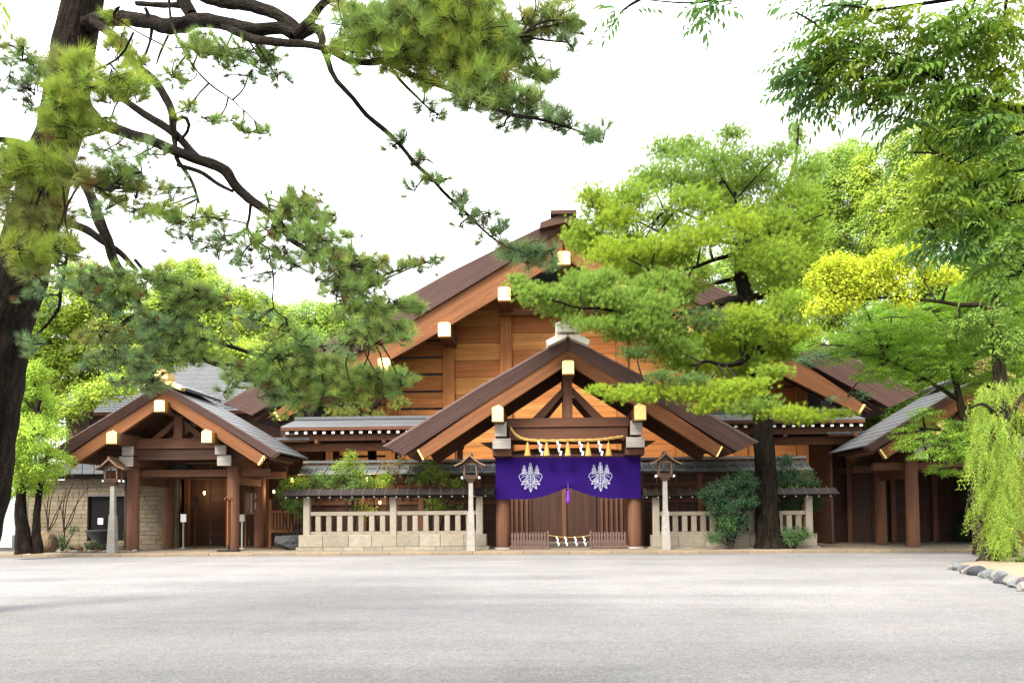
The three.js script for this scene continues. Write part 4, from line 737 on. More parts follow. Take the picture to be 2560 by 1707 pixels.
// ---- near black pine at the left
{
  const TD = 14, root = G(-160, 1526), t = thing('pine_tree', 'tall leaning black pine with dark bark and long drooping needle branches', 'tree', V(root.x, 0, root.z));
  const trunk = [[330, -1100, 30, 14.4], [262, -600, 66, 14], [228, -260, 84, 14], [207, 0, 96, 14], [190, 80, 102, 14], [170, 200, 110, 14], [148, 330, 108, 14], [123, 400, 110, 14], [100, 500, 126, 14], [70, 600, 124, 14], [48, 690, 132, 14], [8, 800, 138, 14], [-8, 900, 138, 14], [-25, 1000, 142, 14], [-42, 1100, 147, 14], [-55, 1200, 152, 14], [-76, 1300, 150, 14], [-110, 1430, 160, 14], [-160, 1535, 200, 14]];
  part('trunk', limb(trunk, 30, 0.1, 0.02), M.bark, t);
  const L = [
    [[215, 62, 44, 13.9], [270, 46, 40, 13.2], [350, 50, 34, 12.4], [430, 66, 40, 11.6], [500, 50, 36, 10.9], [580, 62, 31, 10.3], [640, 74, 30, 9.9], [700, 70, 30, 9.6], [742, 86, 36, 9.4]],
    [[560, 64, 20, 10.4], [600, 84, 20, 10], [633, 97, 21, 9.8], [717, 107, 20, 9.4], [790, 114, 18, 9], [830, 128, 18, 8.9], [880, 152, 17, 8.7], [923, 156, 16, 8.6], [968, 154, 15, 8.4], [1030, 188, 15, 8.3], [1102, 214, 14, 8.2], [1173, 241, 13, 8], [1276, 286, 10, 7.9], [1360, 300, 7, 7.8], [1470, 335, 4, 7.8]],
    [[400, -90, 40, 11.6], [517, -8, 33, 10.7], [633, 15, 32, 10], [710, 45, 28, 9.6], [745, 76, 28, 9.4]],
    [[445, -30, 34, 11.4], [462, 10, 34, 11.3], [480, 40, 32, 11.2]],
    [[742, 86, 32, 9.4], [776, 50, 22, 9.2], [803, 13, 20, 9.1], [826, -4, 18, 9], [860, 10, 15, 8.8], [900, 24, 13, 8.6], [960, 28, 10, 8.4], [1060, 60, 8, 8.2], [1180, 80, 6, 8], [1330, 90, 5, 8]],
    [[752, 84, 30, 9.4], [790, 70, 24, 9.2], [806, 98, 20, 9.1], [803, 112, 16, 9], [816, 143, 15, 9], [834, 192, 13, 9], [879, 241, 12, 9], [914, 286, 12, 9], [963, 326, 13, 9], [1003, 366, 10, 9], [1035, 406, 10, 9], [1079, 446, 9, 9], [1115, 487, 8, 9], [1155, 522, 7, 9], [1200, 567, 6, 9], [1249, 607, 5, 9], [1325, 638, 4, 9]],
    [[160, 285, 40, 13.6], [200, 296, 31, 12.8], [253, 310, 28, 12.2], [317, 333, 27, 11.9], [383, 353, 25, 11.6], [443, 380, 25, 11.4], [500, 400, 26, 11.2], [560, 425, 28, 11], [585, 460, 25, 10.9], [620, 495, 24, 10.8], [660, 523, 20, 10.6], [697, 557, 18, 10.5], [727, 597, 15, 10.4], [763, 623, 12, 10.4], [793, 647, 9, 10.4], [812, 680, 7, 10.4]],
    [[235, 55, 26, 13.4], [267, 77, 22, 12.8], [300, 110, 22, 12.4], [340, 163, 22, 12], [383, 200, 22, 11.8], [410, 240, 20, 11.6], [430, 283, 20, 11.5], [432, 320, 18, 11.5], [437, 363, 12, 11.5], [443, 400, 12, 11.4], [457, 420, 10, 11.4], [480, 457, 9, 11.4], [497, 507, 6, 11.4]],
    [[270, 225, 12, 12.2], [310, 250, 16, 12.1], [333, 267, 18, 12], [400, 310, 20, 11.8], [443, 340, 20, 11.6], [483, 383, 18, 11.5], [516, 410, 18, 11.3]],
    [[440, 300, 9, 11.5], [462, 292, 10, 11.4], [472, 318, 9, 11.4], [455, 345, 7, 11.5]],
    [[443, 412, 10, 11.4], [500, 430, 11, 11.3], [540, 457, 10, 11.2], [580, 478, 8, 11]],
    [[120, 400, 26, 13.6], [170, 425, 22, 13], [205, 450, 24, 12.8], [230, 500, 26, 12.7], [247, 550, 28, 12.6], [267, 600, 26, 12.6], [283, 650, 24, 12.6], [307, 690, 24, 12.6], [333, 733, 20, 12.6], [353, 777, 18, 12.6], [383, 800, 14, 12.6], [430, 850, 10, 12.6], [513, 900, 12, 12.4], [550, 913, 12, 12.2], [597, 913, 9, 12], [700, 940, 6, 11.8]],
    [[353, 780, 12, 12.6], [317, 800, 12, 12.5], [283, 830, 10, 12.4], [233, 827, 6, 12.4], [215, 860, 4, 12.4]],
    [[283, 835, 8, 12.4], [310, 870, 7, 12.3], [330, 900, 5, 12.2], [350, 930, 4, 12.2]],
    [[110, 540, 30, 13.7], [160, 557, 20, 13], [207, 570, 20, 12.9], [253, 600, 18, 12.8], [300, 633, 15, 12.8], [333, 667, 12, 12.8], [343, 677, 8, 12.8]],
    [[337, 650, 9, 12.8], [352, 668, 9, 12.7], [367, 687, 8, 12.6], [417, 703, 7, 12.5], [467, 720, 6, 12.4], [540, 745, 4, 12.2]],
    [[177, 575, 6, 13], [167, 633, 7, 12.9], [160, 680, 8, 12.9], [150, 733, 8, 12.9], [147, 767, 8, 12.9], [117, 810, 7, 12.9], [83, 843, 5, 12.9]],
    [[85, 378, 22, 13.7], [50, 358, 18, 13], [10, 350, 16, 12.6], [-60, 345, 12, 12.4]], [[60, 490, 18, 13.7], [30, 482, 14, 13], [-30, 475, 10, 12.6]],
    [[480, 845, 10, 12.2], [523, 850, 10, 12], [587, 870, 10, 11.9], [643, 887, 10, 11.8], [720, 900, 6, 11.6]],
    [[627, 505, 9, 10.8], [622, 545, 8, 10.8], [617, 570, 7, 10.8], [640, 600, 6, 10.8], [700, 640, 5, 10.7], [770, 680, 4, 10.5]],
    [[670, 625, 4, 10.8], [683, 693, 4, 10.8], [684, 770, 3.5, 10.8], [720, 800, 3, 10.8]], [[905, 745, 5, 10.4], [890, 710, 6, 10.4], [870, 680, 6, 10.4]], [[880, 690, 5, 10.4], [905, 760, 5, 10.4], [915, 830, 4, 10.4]],
    [[420, -40, 7, 11.4], [425, 40, 7, 11.2], [435, 75, 7, 11], [450, 110, 6, 10.6], [490, 175, 5, 10.3], [530, 215, 5, 10.3], [580, 250, 4, 10.3], [650, 315, 2.5, 10.3]],
    [[362, 20, 9, 12], [378, 60, 10, 12], [372, 110, 7, 12], [350, 160, 6, 11.8]], [[420, 88, 6, 11.2], [400, 130, 6, 11.2], [390, 160, 4, 11.2]],
    [[340, 8, 12, 12.2], [400, 12, 14, 11.9], [450, 12, 16, 11.4]],
    [[968, 154, 10, 8.4], [1000, 200, 8, 8.5], [1040, 240, 6, 8.5], [1080, 280, 4, 8.5]], [[1230, 170, 9, 8], [1255, 220, 9, 8], [1270, 240, 7, 8], [1310, 260, 5, 7.9]],
    [[333, 80, 5, 8.8], [300, 140, 6, 8.8], [230, 180, 6, 8.7], [180, 210, 5, 8.7]], [[270, 320, 9, 10], [200, 340, 8, 9.2], [150, 330, 6, 8.9], [90, 300, 4, 8.8]], [[120, 430, 8, 9], [160, 440, 7, 8.9], [200, 455, 6, 8.9], [280, 480, 4, 9]],
  ];
  const heavy = L.slice(0, 20), pts = L.flatMap(samples);
  part('limbs', merge(L.map((l, i) => limb(l, i < 20 ? 12 : 7, 0.12, 0.09))), M.bark, t);
  void heavy;
  const g0 = [0.235, 0.34, 0.08], g1 = [0.28, 0.365, 0.05], g2 = [0.285, 0.31, 0.08], g3 = [0.205, 0.305, 0.12];
  const A = 8.2, B = [ // X, Y, rx, ry, D, density, colour
    [950, 60, 130, 55, A, 3, g0], [1080, 80, 140, 80, A, 3.4, g0], [1180, 90, 120, 90, A, 3.4, g1], [1000, 130, 110, 45, A, 3.4, g1], [1130, 165, 100, 50, A, 3.4, g1], [1240, 140, 110, 55, A, 3, g0], [1080, 10, 140, 40, A, 3, g1], [1330, 50, 90, 50, A, 1.7, g2], [1400, 60, 80, 35, A, 1.3, g0], [1450, 50, 40, 22, A, 1.3, g0], [1420, 105, 45, 20, A, 1.1, g3], [1180, 240, 80, 32, 8, 2.6, g0], [1290, 250, 85, 40, 8, 2.8, g0], [1330, 295, 60, 25, 8, 1.8, g3], [1410, 310, 55, 22, 7.9, 2.2, g3], [1480, 335, 45, 24, 7.8, 2.6, g3], [1260, 315, 45, 18, 8, 0.8, g3], [880, 105, 60, 30, 8.6, 2.6, g1], [1350, 180, 55, 26, A, 2.4, g0], [1060, 250, 40, 30, 8.5, 0.8, g3], [1095, 285, 30, 20, 8.5, 1.3, g0], [870, 30, 60, 25, 8.8, 1.8, g2], [1210, 200, 70, 30, 8, 2.8, g1],
    [1290, 625, 70, 26, 9, 2.4, g3], [1350, 640, 48, 26, 9, 2.6, g3], [1190, 540, 50, 24, 9, 1.4, g3], [1235, 575, 40, 24, 9, 1.6, g3], [1150, 500, 40, 24, 9, 1, g3], [1090, 450, 50, 20, 9, 1.2, g0], [1050, 400, 34, 26, 9, 0.9, g3], [1010, 345, 34, 20, 9, 0.9, g3], [980, 365, 26, 18, 9, 0.7, g3], [1040, 470, 34, 18, 9, 0.7, g3], [1150, 560, 40, 20, 9, 0.6, g3],
    [200, 165, 45, 40, 8.8, 2.6, g1], [165, 240, 55, 50, 8.7, 2.8, g1], [265, 215, 60, 40, 8.7, 3, g1], [330, 225, 48, 28, 8.8, 2.6, g1], [150, 310, 50, 38, 8.8, 2.6, g1], [215, 300, 60, 34, 8.8, 2.8, g1], [150, 160, 40, 40, 9, 1.6, g2], [55, 150, 60, 46, 10, 1.1, g0], [55, 215, 60, 46, 10, 1.1, g3], [100, 185, 46, 40, 10, 1, g0], [20, 110, 40, 30, 10, 0.9, g2], [80, 270, 50, 24, 10, 0.7, g3],
    [300, 105, 40, 40, 11.6, 1.8, g1], [330, 155, 40, 36, 11.4, 1.6, g1], [490, 115, 50, 36, 10.2, 2.2, g0], [560, 135, 80, 34, 10.2, 2.4, g0], [650, 145, 62, 32, 10.2, 2.2, g0], [690, 190, 42, 22, 10.2, 1.1, g3], [620, 190, 60, 18, 10.2, 0.9, g3], [430, 185, 60, 34, 10.6, 1.2, g0], [470, 270, 40, 24, 10.4, 1.5, g1], [540, 300, 50, 18, 10.4, 1.2, g0], [600, 315, 48, 22, 10.4, 1.3, g0], [650, 335, 36, 22, 10.4, 1.2, g0], [340, 200, 40, 20, 10, 1.3, g1], [280, 40, 40, 22, 11, 1, g1],
    [40, 400, 60, 46, 8.9, 2.8, g1], [90, 425, 66, 40, 8.9, 3, g1], [140, 425, 60, 42, 8.9, 3, g1], [190, 445, 46, 34, 8.9, 2.2, g2], [60, 530, 66, 46, 9.2, 2.4, g2], [120, 550, 60, 56, 9.2, 2.6, g2], [100, 630, 95, 36, 9, 3, g1], [180, 625, 40, 26, 9.2, 2, g1], [60, 660, 50, 30, 9.2, 2, g2], [20, 460, 40, 50, 9.2, 1.6, g2],
    [260, 455, 50, 26, 9.2, 1.9, g0], [320, 435, 60, 34, 9.2, 2.2, g0], [345, 472, 52, 22, 9.4, 2, g2], [280, 495, 60, 22, 9.6, 1.8, g2], [350, 385, 80, 24, 11.4, 1, g3], [260, 375, 70, 20, 11.8, 1, g3], [400, 530, 60, 28, 11, 1.6, g1], [450, 555, 60, 24, 11, 1.6, g0], [525, 543, 55, 22, 10.8, 2.2, g1], [480, 600, 60, 28, 11.2, 0.9, g3], [540, 620, 50, 30, 11.2, 1, g3], [350, 525, 70, 24, 11.2, 1.6, g0], [420, 470, 60, 30, 11.2, 1, g3], [230, 530, 50, 24, 11.6, 1.2, g3],
    [180, 700, 70, 36, 12.6, 1, g3], [240, 700, 56, 50, 12.4, 1.6, g3], [300, 715, 66, 50, 12.4, 1.9, g0], [270, 770, 50, 38, 12.4, 1.6, g3], [400, 700, 70, 34, 12.2, 2.2, g0], [450, 755, 72, 46, 12.2, 2.4, g0], [505, 740, 60, 34, 12, 2.2, g0], [540, 765, 36, 26, 12, 1.9, g0], [430, 820, 80, 50, 12.2, 2.2, g3], [350, 825, 60, 36, 12.3, 1.8, g3], [480, 870, 52, 50, 12.1, 2.2, g0], [400, 880, 60, 34, 12.2, 2, g3], [250, 850, 74, 40, 12.3, 1.3, g2], [290, 895, 70, 34, 12.2, 1.5, g3], [350, 925, 56, 34, 12.2, 2, g3], [372, 955, 46, 28, 12.1, 2.2, g3], [220, 925, 40, 24, 12.2, 0.8, g3], [100, 735, 40, 50, 12.8, 0.9, g3], [75, 860, 40, 30, 12.8, 0.9, g3], [310, 960, 40, 20, 12.2, 1.2, g3],
    [720, 520, 60, 38, 10.6, 2.6, g0], [770, 545, 52, 38, 10.5, 2.6, g0], [700, 575, 60, 30, 10.5, 2.2, g0], [790, 600, 64, 38, 10.4, 2.8, g0], [825, 545, 30, 16, 10.4, 1.9, g0], [880, 590, 34, 15, 10.4, 1.5, g0], [830, 650, 64, 36, 10.4, 2.9, g0], [885, 665, 60, 30, 10.4, 2.6, g0], [950, 660, 62, 22, 10.4, 2.1, g2], [1040, 660, 62, 18, 10.4, 1.8, g0], [1090, 645, 32, 14, 10.4, 1.6, g0], [850, 705, 70, 36, 10.4, 2.7, g0], [930, 700, 50, 34, 10.4, 2.7, g0], [900, 755, 70, 44, 10.4, 2.7, g0], [960, 780, 50, 36, 10.4, 2.2, g0], [1050, 770, 40, 18, 10.4, 1.9, g0], [1010, 755, 36, 20, 10.4, 1.4, g0], [920, 830, 72, 38, 10.4, 2.2, g0], [990, 830, 52, 28, 10.4, 2.2, g0], [860, 860, 50, 34, 10.6, 1.3, g3], [760, 500, 50, 24, 10.6, 2, g2],
    [640, 605, 60, 26, 10.8, 1.7, g0], [690, 640, 52, 26, 10.7, 1.7, g0], [740, 660, 42, 20, 10.7, 1.3, g3], [600, 650, 40, 26, 10.8, 1, g3], [650, 685, 56, 22, 10.8, 0.8, g3], [560, 590, 40, 24, 10.9, 1, g3],
    [640, 800, 60, 36, 11, 0.9, g3], [720, 830, 60, 36, 11, 1, g0], [560, 840, 36, 26, 11.6, 1.5, g0], [700, 885, 70, 36, 11.6, 1.6, g0], [620, 930, 70, 36, 11.7, 2, g0], [720, 945, 90, 44, 11.5, 2.6, g0], [800, 920, 80, 44, 11.4, 2.5, g0], [850, 950, 62, 34, 11.3, 2.6, g0], [900, 935, 50, 28, 11.3, 2.2, g0], [950, 950, 62, 28, 11.2, 2.4, g0], [1000, 955, 38, 22, 11.2, 2.4, g0], [790, 995, 80, 34, 11.4, 2.4, g0], [700, 985, 60, 34, 11.5, 2, g3], [880, 980, 70, 26, 11.3, 2, g1], [560, 980, 30, 26, 11.8, 0.8, g3], [780, 865, 50, 26, 11.4, 1.3, g3], [955, 985, 50, 18, 11.3, 1.3, g0],
  ];
  const tg = [tuftGeo(72, 0.15, 0.0046, 1.25, 501), tuftGeo(60, 0.165, 0.0046, 0.95, 502)], items = [[], []], tw = [];
  for (const b of B) {
    b[2] *= 1.18; b[3] *= 1.18; const [X, Y, rx, ry, D, den, col] = b, o = blobOf(b, 0.7), r = 0.11 * F / D, n = Math.max(3, Math.round(den * 4.2 * rx * ry / (r * r))), off = Y < -100, anchor = nearest(pts, o.c);
    if (!off) tw.push(twig(anchor, o.c, 0.013, 0.008, 0.05, 5));
    const hubs = Array.from({ length: Math.max(2, Math.round(n / 6)) }, () => inBlob(o, 0.8)[0]);
    if (!off) for (const h of hubs) tw.push(twig(o.c, h, 0.009, 0.006, 0.1));
    for (let i = 0; i < n; i++) {
      const [p, v] = looseBlob(o, 0.6), hub = nearest(hubs, p), out = p.clone().sub(hub).normalize().multiplyScalar(0.8).add(V(v.x * 0.5, 0.55, v.z * 0.5)).add(V(rr(-0.5, 0.5), rr(-0.3, 0.3), rr(-0.5, 0.5)));
      if (!off) tw.push(twig(hub, p, 0.0055, 0.004, 0.05, 3));
      const c2 = rnd() < 0.04 ? [0.16, 0.085, 0.03] : col; items[i % 2].push([p, quat(out, rnd() * 6), rr(0.8, 1.12) * (D < 9.5 ? 1.12 : 1), tint(c2, 0.25, 0.12)]);
    }
  }
  for (const p of overhead([[-11, 11.5, -6, 5, 1.8, 4], [-6, 10, 1, 6, 2, 4], [-11, 11, 2, 5, 2.2, 5], [-3, 10.5, -1, 5, 1.6, 4]], 7000)) items[rnd() < 0.5 ? 0 : 1].push([p, quat(V(rr(-0.6, 0.6), 1, rr(-0.6, 0.6)), rnd() * 6), rr(1.6, 2.1), tint(g0, 0.25, 0.1)]);
  part('twigs', merge(tw), M.barkTwig, t).userData.kind = 'stuff';
  const mt = leafMat(C(1, 1, 1), 0.5, 0.55);
  items.forEach((it, i) => scatter('needle_foliage', tg[i], mt, it, t));
}

// ---- broad-leaved tree overhead at the right
{
  const base = G(3050, 1900), t = thing('overhanging_tree', 'broad leaved tree reaching in overhead with long glossy drooping leaves', 'tree', V(base.x, 0, base.z));
  const c0 = [0.175, 0.30, 0.03], c1 = [0.26, 0.365, 0.025], c2 = [0.115, 0.235, 0.055];
  const D0 = 6.6, L = [
    [[3050, 1900, 190, 6.3], [3060, 1200, 150, 6.3], [3030, 500, 130, 6.4], [2960, 0, 110, 6.5], [2900, -500, 90, 6.4], [2700, -900, 50, 6]],
    [[3020, 420, 60, 6.4], [2800, 300, 40, 6.5], [2620, 262, 26, 6.6], [2560, 275, 20, 6.6], [2440, 245, 10, 6.6], [2330, 190, 6, 6.6], [2240, 140, 4, 6.6]], [[2440, 245, 8, 6.6], [2380, 215, 7, 6.6], [2300, 150, 5, 6.6], [2200, 130, 4, 6.6], [2060, 140, 3, 6.6]], [[2960, 0, 60, 6.5], [2700, -60, 30, 6.5], [2480, -20, 14, 6.5], [2300, 10, 8, 6.5], [2150, 30, 5, 6.5]],
    [[3040, 700, 50, 6.4], [2760, 520, 24, 6.6], [2600, 500, 12, 6.6], [2480, 520, 8, 6.6], [2400, 540, 5, 6.6], [2310, 560, 3, 6.6]], [[2600, 420, 12, 6.6], [2520, 430, 9, 6.6], [2450, 460, 6, 6.6], [2350, 480, 4, 6.6]], [[2560, 330, 10, 6.6], [2470, 370, 7, 6.6], [2380, 420, 4, 6.6]],
    [[2800, 640, 20, 6.6], [2600, 620, 12, 6.6], [2540, 700, 6, 6.6]], [[2900, -500, 40, 6.4], [2400, -260, 22, 6.2], [1900, -80, 10, 6], [1780, 0, 5, 6], [1560, -5, 3, 6]],
  ];
  part('trunk', limb(L[0], 18, 0.2, 0.05), M.barkGrey, t); part('limbs', merge(L.slice(1).map(l => limb(l, 7, 0.15, 0.08))), M.bark, t);
  const pts = L.slice(1).flatMap(samples);
  const B = [[2005, 150, 34, 60, 1.5, c2], [2025, 210, 55, 70, 2, c2], [2060, 120, 70, 50, 1.8, c0], [2090, 170, 70, 50, 2.2, c1], [2150, 110, 100, 50, 2.2, c0], [2250, 70, 100, 70, 2.2, c1], [2080, 240, 50, 36, 1.7, c2], [2160, 200, 80, 50, 2.4, c1], [2245, 190, 90, 55, 2.2, c0], [2335, 140, 90, 80, 2.2, c0], [2430, 90, 120, 90, 2.3, c0], [2510, 60, 80, 80, 2.2, c1], [2195, 265, 60, 30, 1.5, c2], [2240, 305, 36, 30, 1.5, c2], [2330, 255, 90, 44, 2, c0], [2420, 250, 80, 50, 2.2, c0], [2510, 210, 60, 76, 2.4, c1], [2460, 330, 100, 44, 2.3, c2], [2515, 410, 70, 56, 2.4, c0], [2390, 400, 50, 38, 2.2, c1], [2345, 450, 50, 34, 2, c1], [2455, 470, 100, 46, 2.4, c0], [2370, 525, 80, 36, 2.3, c1], [2430, 560, 110, 44, 2.5, c0], [2310, 555, 60, 26, 1.9, c1], [2480, 300, 90, 60, 2, c0], [2300, 330, 60, 24, 0.8, c0], [2400, 340, 80, 30, 1.6, c1], [2530, 480, 50, 60, 2, c1], [2500, 640, 60, 40, 1.6, c0], [2340, 595, 66, 30, 2.2, c2], [2410, 620, 76, 24, 2.2, c2], [2515, 560, 60, 50, 2.2, c0], [2525, 690, 44, 44, 1.8, c0], [2270, 380, 30, 16, 0.001, c2], [2060, 14, 60, 16, 1.6, c2], [1990, 30, 30, 18, 1.0, c2], [1575, 14, 28, 20, 1.6, c2], [1775, 12, 50, 26, 1.8, c2], [1830, 4, 40, 14, 1.6, c2], [1550, 32, 14, 14, 1.2, c2], [2160, 10, 80, 24, 2, c2], [4, 14, 16, 18, 2, c1]].map(b => [b[0], b[1], b[2], b[3], b[0] < 1900 && b[1] < 60 ? 6 : D0, b[4], b[5]]);
  const g = sprayGeo(10, 0.22, 0.1, 0.031, 611), items = [], tw = [];
  for (const b of B) {
    const [X, Y, rx, ry, D, den, col] = b, o = blobOf(b, 0.8), r = 0.13 * F / D, n = Math.max(2, Math.round(den * 7 * rx * ry / (r * r))), off = Y < -100, an = nearest(pts, o.c);
    if (!off && X > 1500) tw.push(twig(an, o.c, 0.012, 0.007, 0.05, 5));
    for (let i = 0; i < n; i++) {
      const [p, v] = inBlob(o, 0.7), yaw = rr(-0.9, 0.9) + (rnd() < 0.75 ? Math.PI : 0), q = new THREE.Quaternion().setFromEuler(new THREE.Euler(rr(-0.5, 0.5), yaw, rr(-0.5, 0.35), 'YXZ'));
      if (!off && X > 1500 && i % 3 === 0) tw.push(twig(o.c, p, 0.004, 0.003, 0.03, 3));
      items.push([p, q, rr(0.75, 1.2), tint(col, 0.3, 0.1)]);
    }
  }
  for (const p of overhead([[6, 9.5, 0, 6, 2, 5], [10, 9.5, 3, 6, 2.2, 5], [3, 10.5, 3, 5, 2, 5], [13, 10, -3, 4, 2, 4]], 6500)) items.push([p, new THREE.Quaternion().setFromEuler(new THREE.Euler(rr(-0.5, 0.5), rnd() * 6.3, rr(-0.5, 0.35), 'YXZ')), rr(1.8, 2.4), tint(c0, 0.3, 0.1)]);
  part('twigs', merge(tw), M.barkTwig, t).userData.kind = 'stuff';
  scatter('leaf_foliage', g, leafMat(C(1, 1, 1), 0.45, 0.4), items, t);
}

// ---- generic tree out of foliage blobs
function padTree({ name, label, base, trunk, limbs, blobs, geo, mat, col, dens, r, bark: bm = M.bark, deep = 0.9, shell = 0.5, up = 0.8, twigs = true, group, kMin = 0.75, kMax = 1.2, vary: vr = 0.25, warm = 0.1, extra }) {
  const t = thing(name, label, 'tree', base, group), pts = [];
  if (trunk) { part('trunk', limb(trunk, 16, 0.3, 0.06), bm, t); pts.push(...samples(trunk)); }
  if (limbs?.length) { part('limbs', merge(limbs.map(l => limb(l, 8, 0.3, 0.08))), bm, t); pts.push(...limbs.flatMap(samples)); }
  const items = (extra ?? []).map(p => [p, quat(V(rr(-0.5, 0.5), 1, rr(-0.5, 0.5)), rnd() * 6), rr(2, 2.8), tint(col, vr, warm)]), tw = [];
  for (const b of blobs) {
    const o = blobOf(b, deep), D = b[4], rp = r * F / D, n = Math.max(3, Math.round((b[5] ?? 1) * dens * b[2] * b[3] / (rp * rp)));
    if (twigs && pts.length) { const a = nearest(pts, o.c); if (a.distanceTo(o.c) < 5) tw.push(twig(a, o.c, 0.05, 0.02, 0.1, 5)); for (let k = 0; k < 3; k++) tw.push(twig(o.c, inBlob(o, 0.6)[0], 0.02, 0.008, 0.1, 4)); }
    const lc = b[6] ?? col;
    for (let i = 0; i < n; i++) { const [p, v] = shell > 1 ? looseBlob(o, 0.6) : inBlob(o, shell); items.push([p, quat(V(v.x * 0.6 + rr(-0.4, 0.4), up + v.y * 0.4 + rr(-0.3, 0.3), v.z * 0.6 + rr(-0.4, 0.4)), rnd() * 6.3), rr(kMin, kMax), tint(lc, vr, warm)]); }
  }
  if (tw.length) part('twigs', merge(tw), M.barkTwig, t).userData.kind = 'stuff';
  scatter('crown', geo, mat, items, t); return t;
}
const at = (X, D) => { const p = U(X, 1300, D); return V(p.x, 0, p.z); };

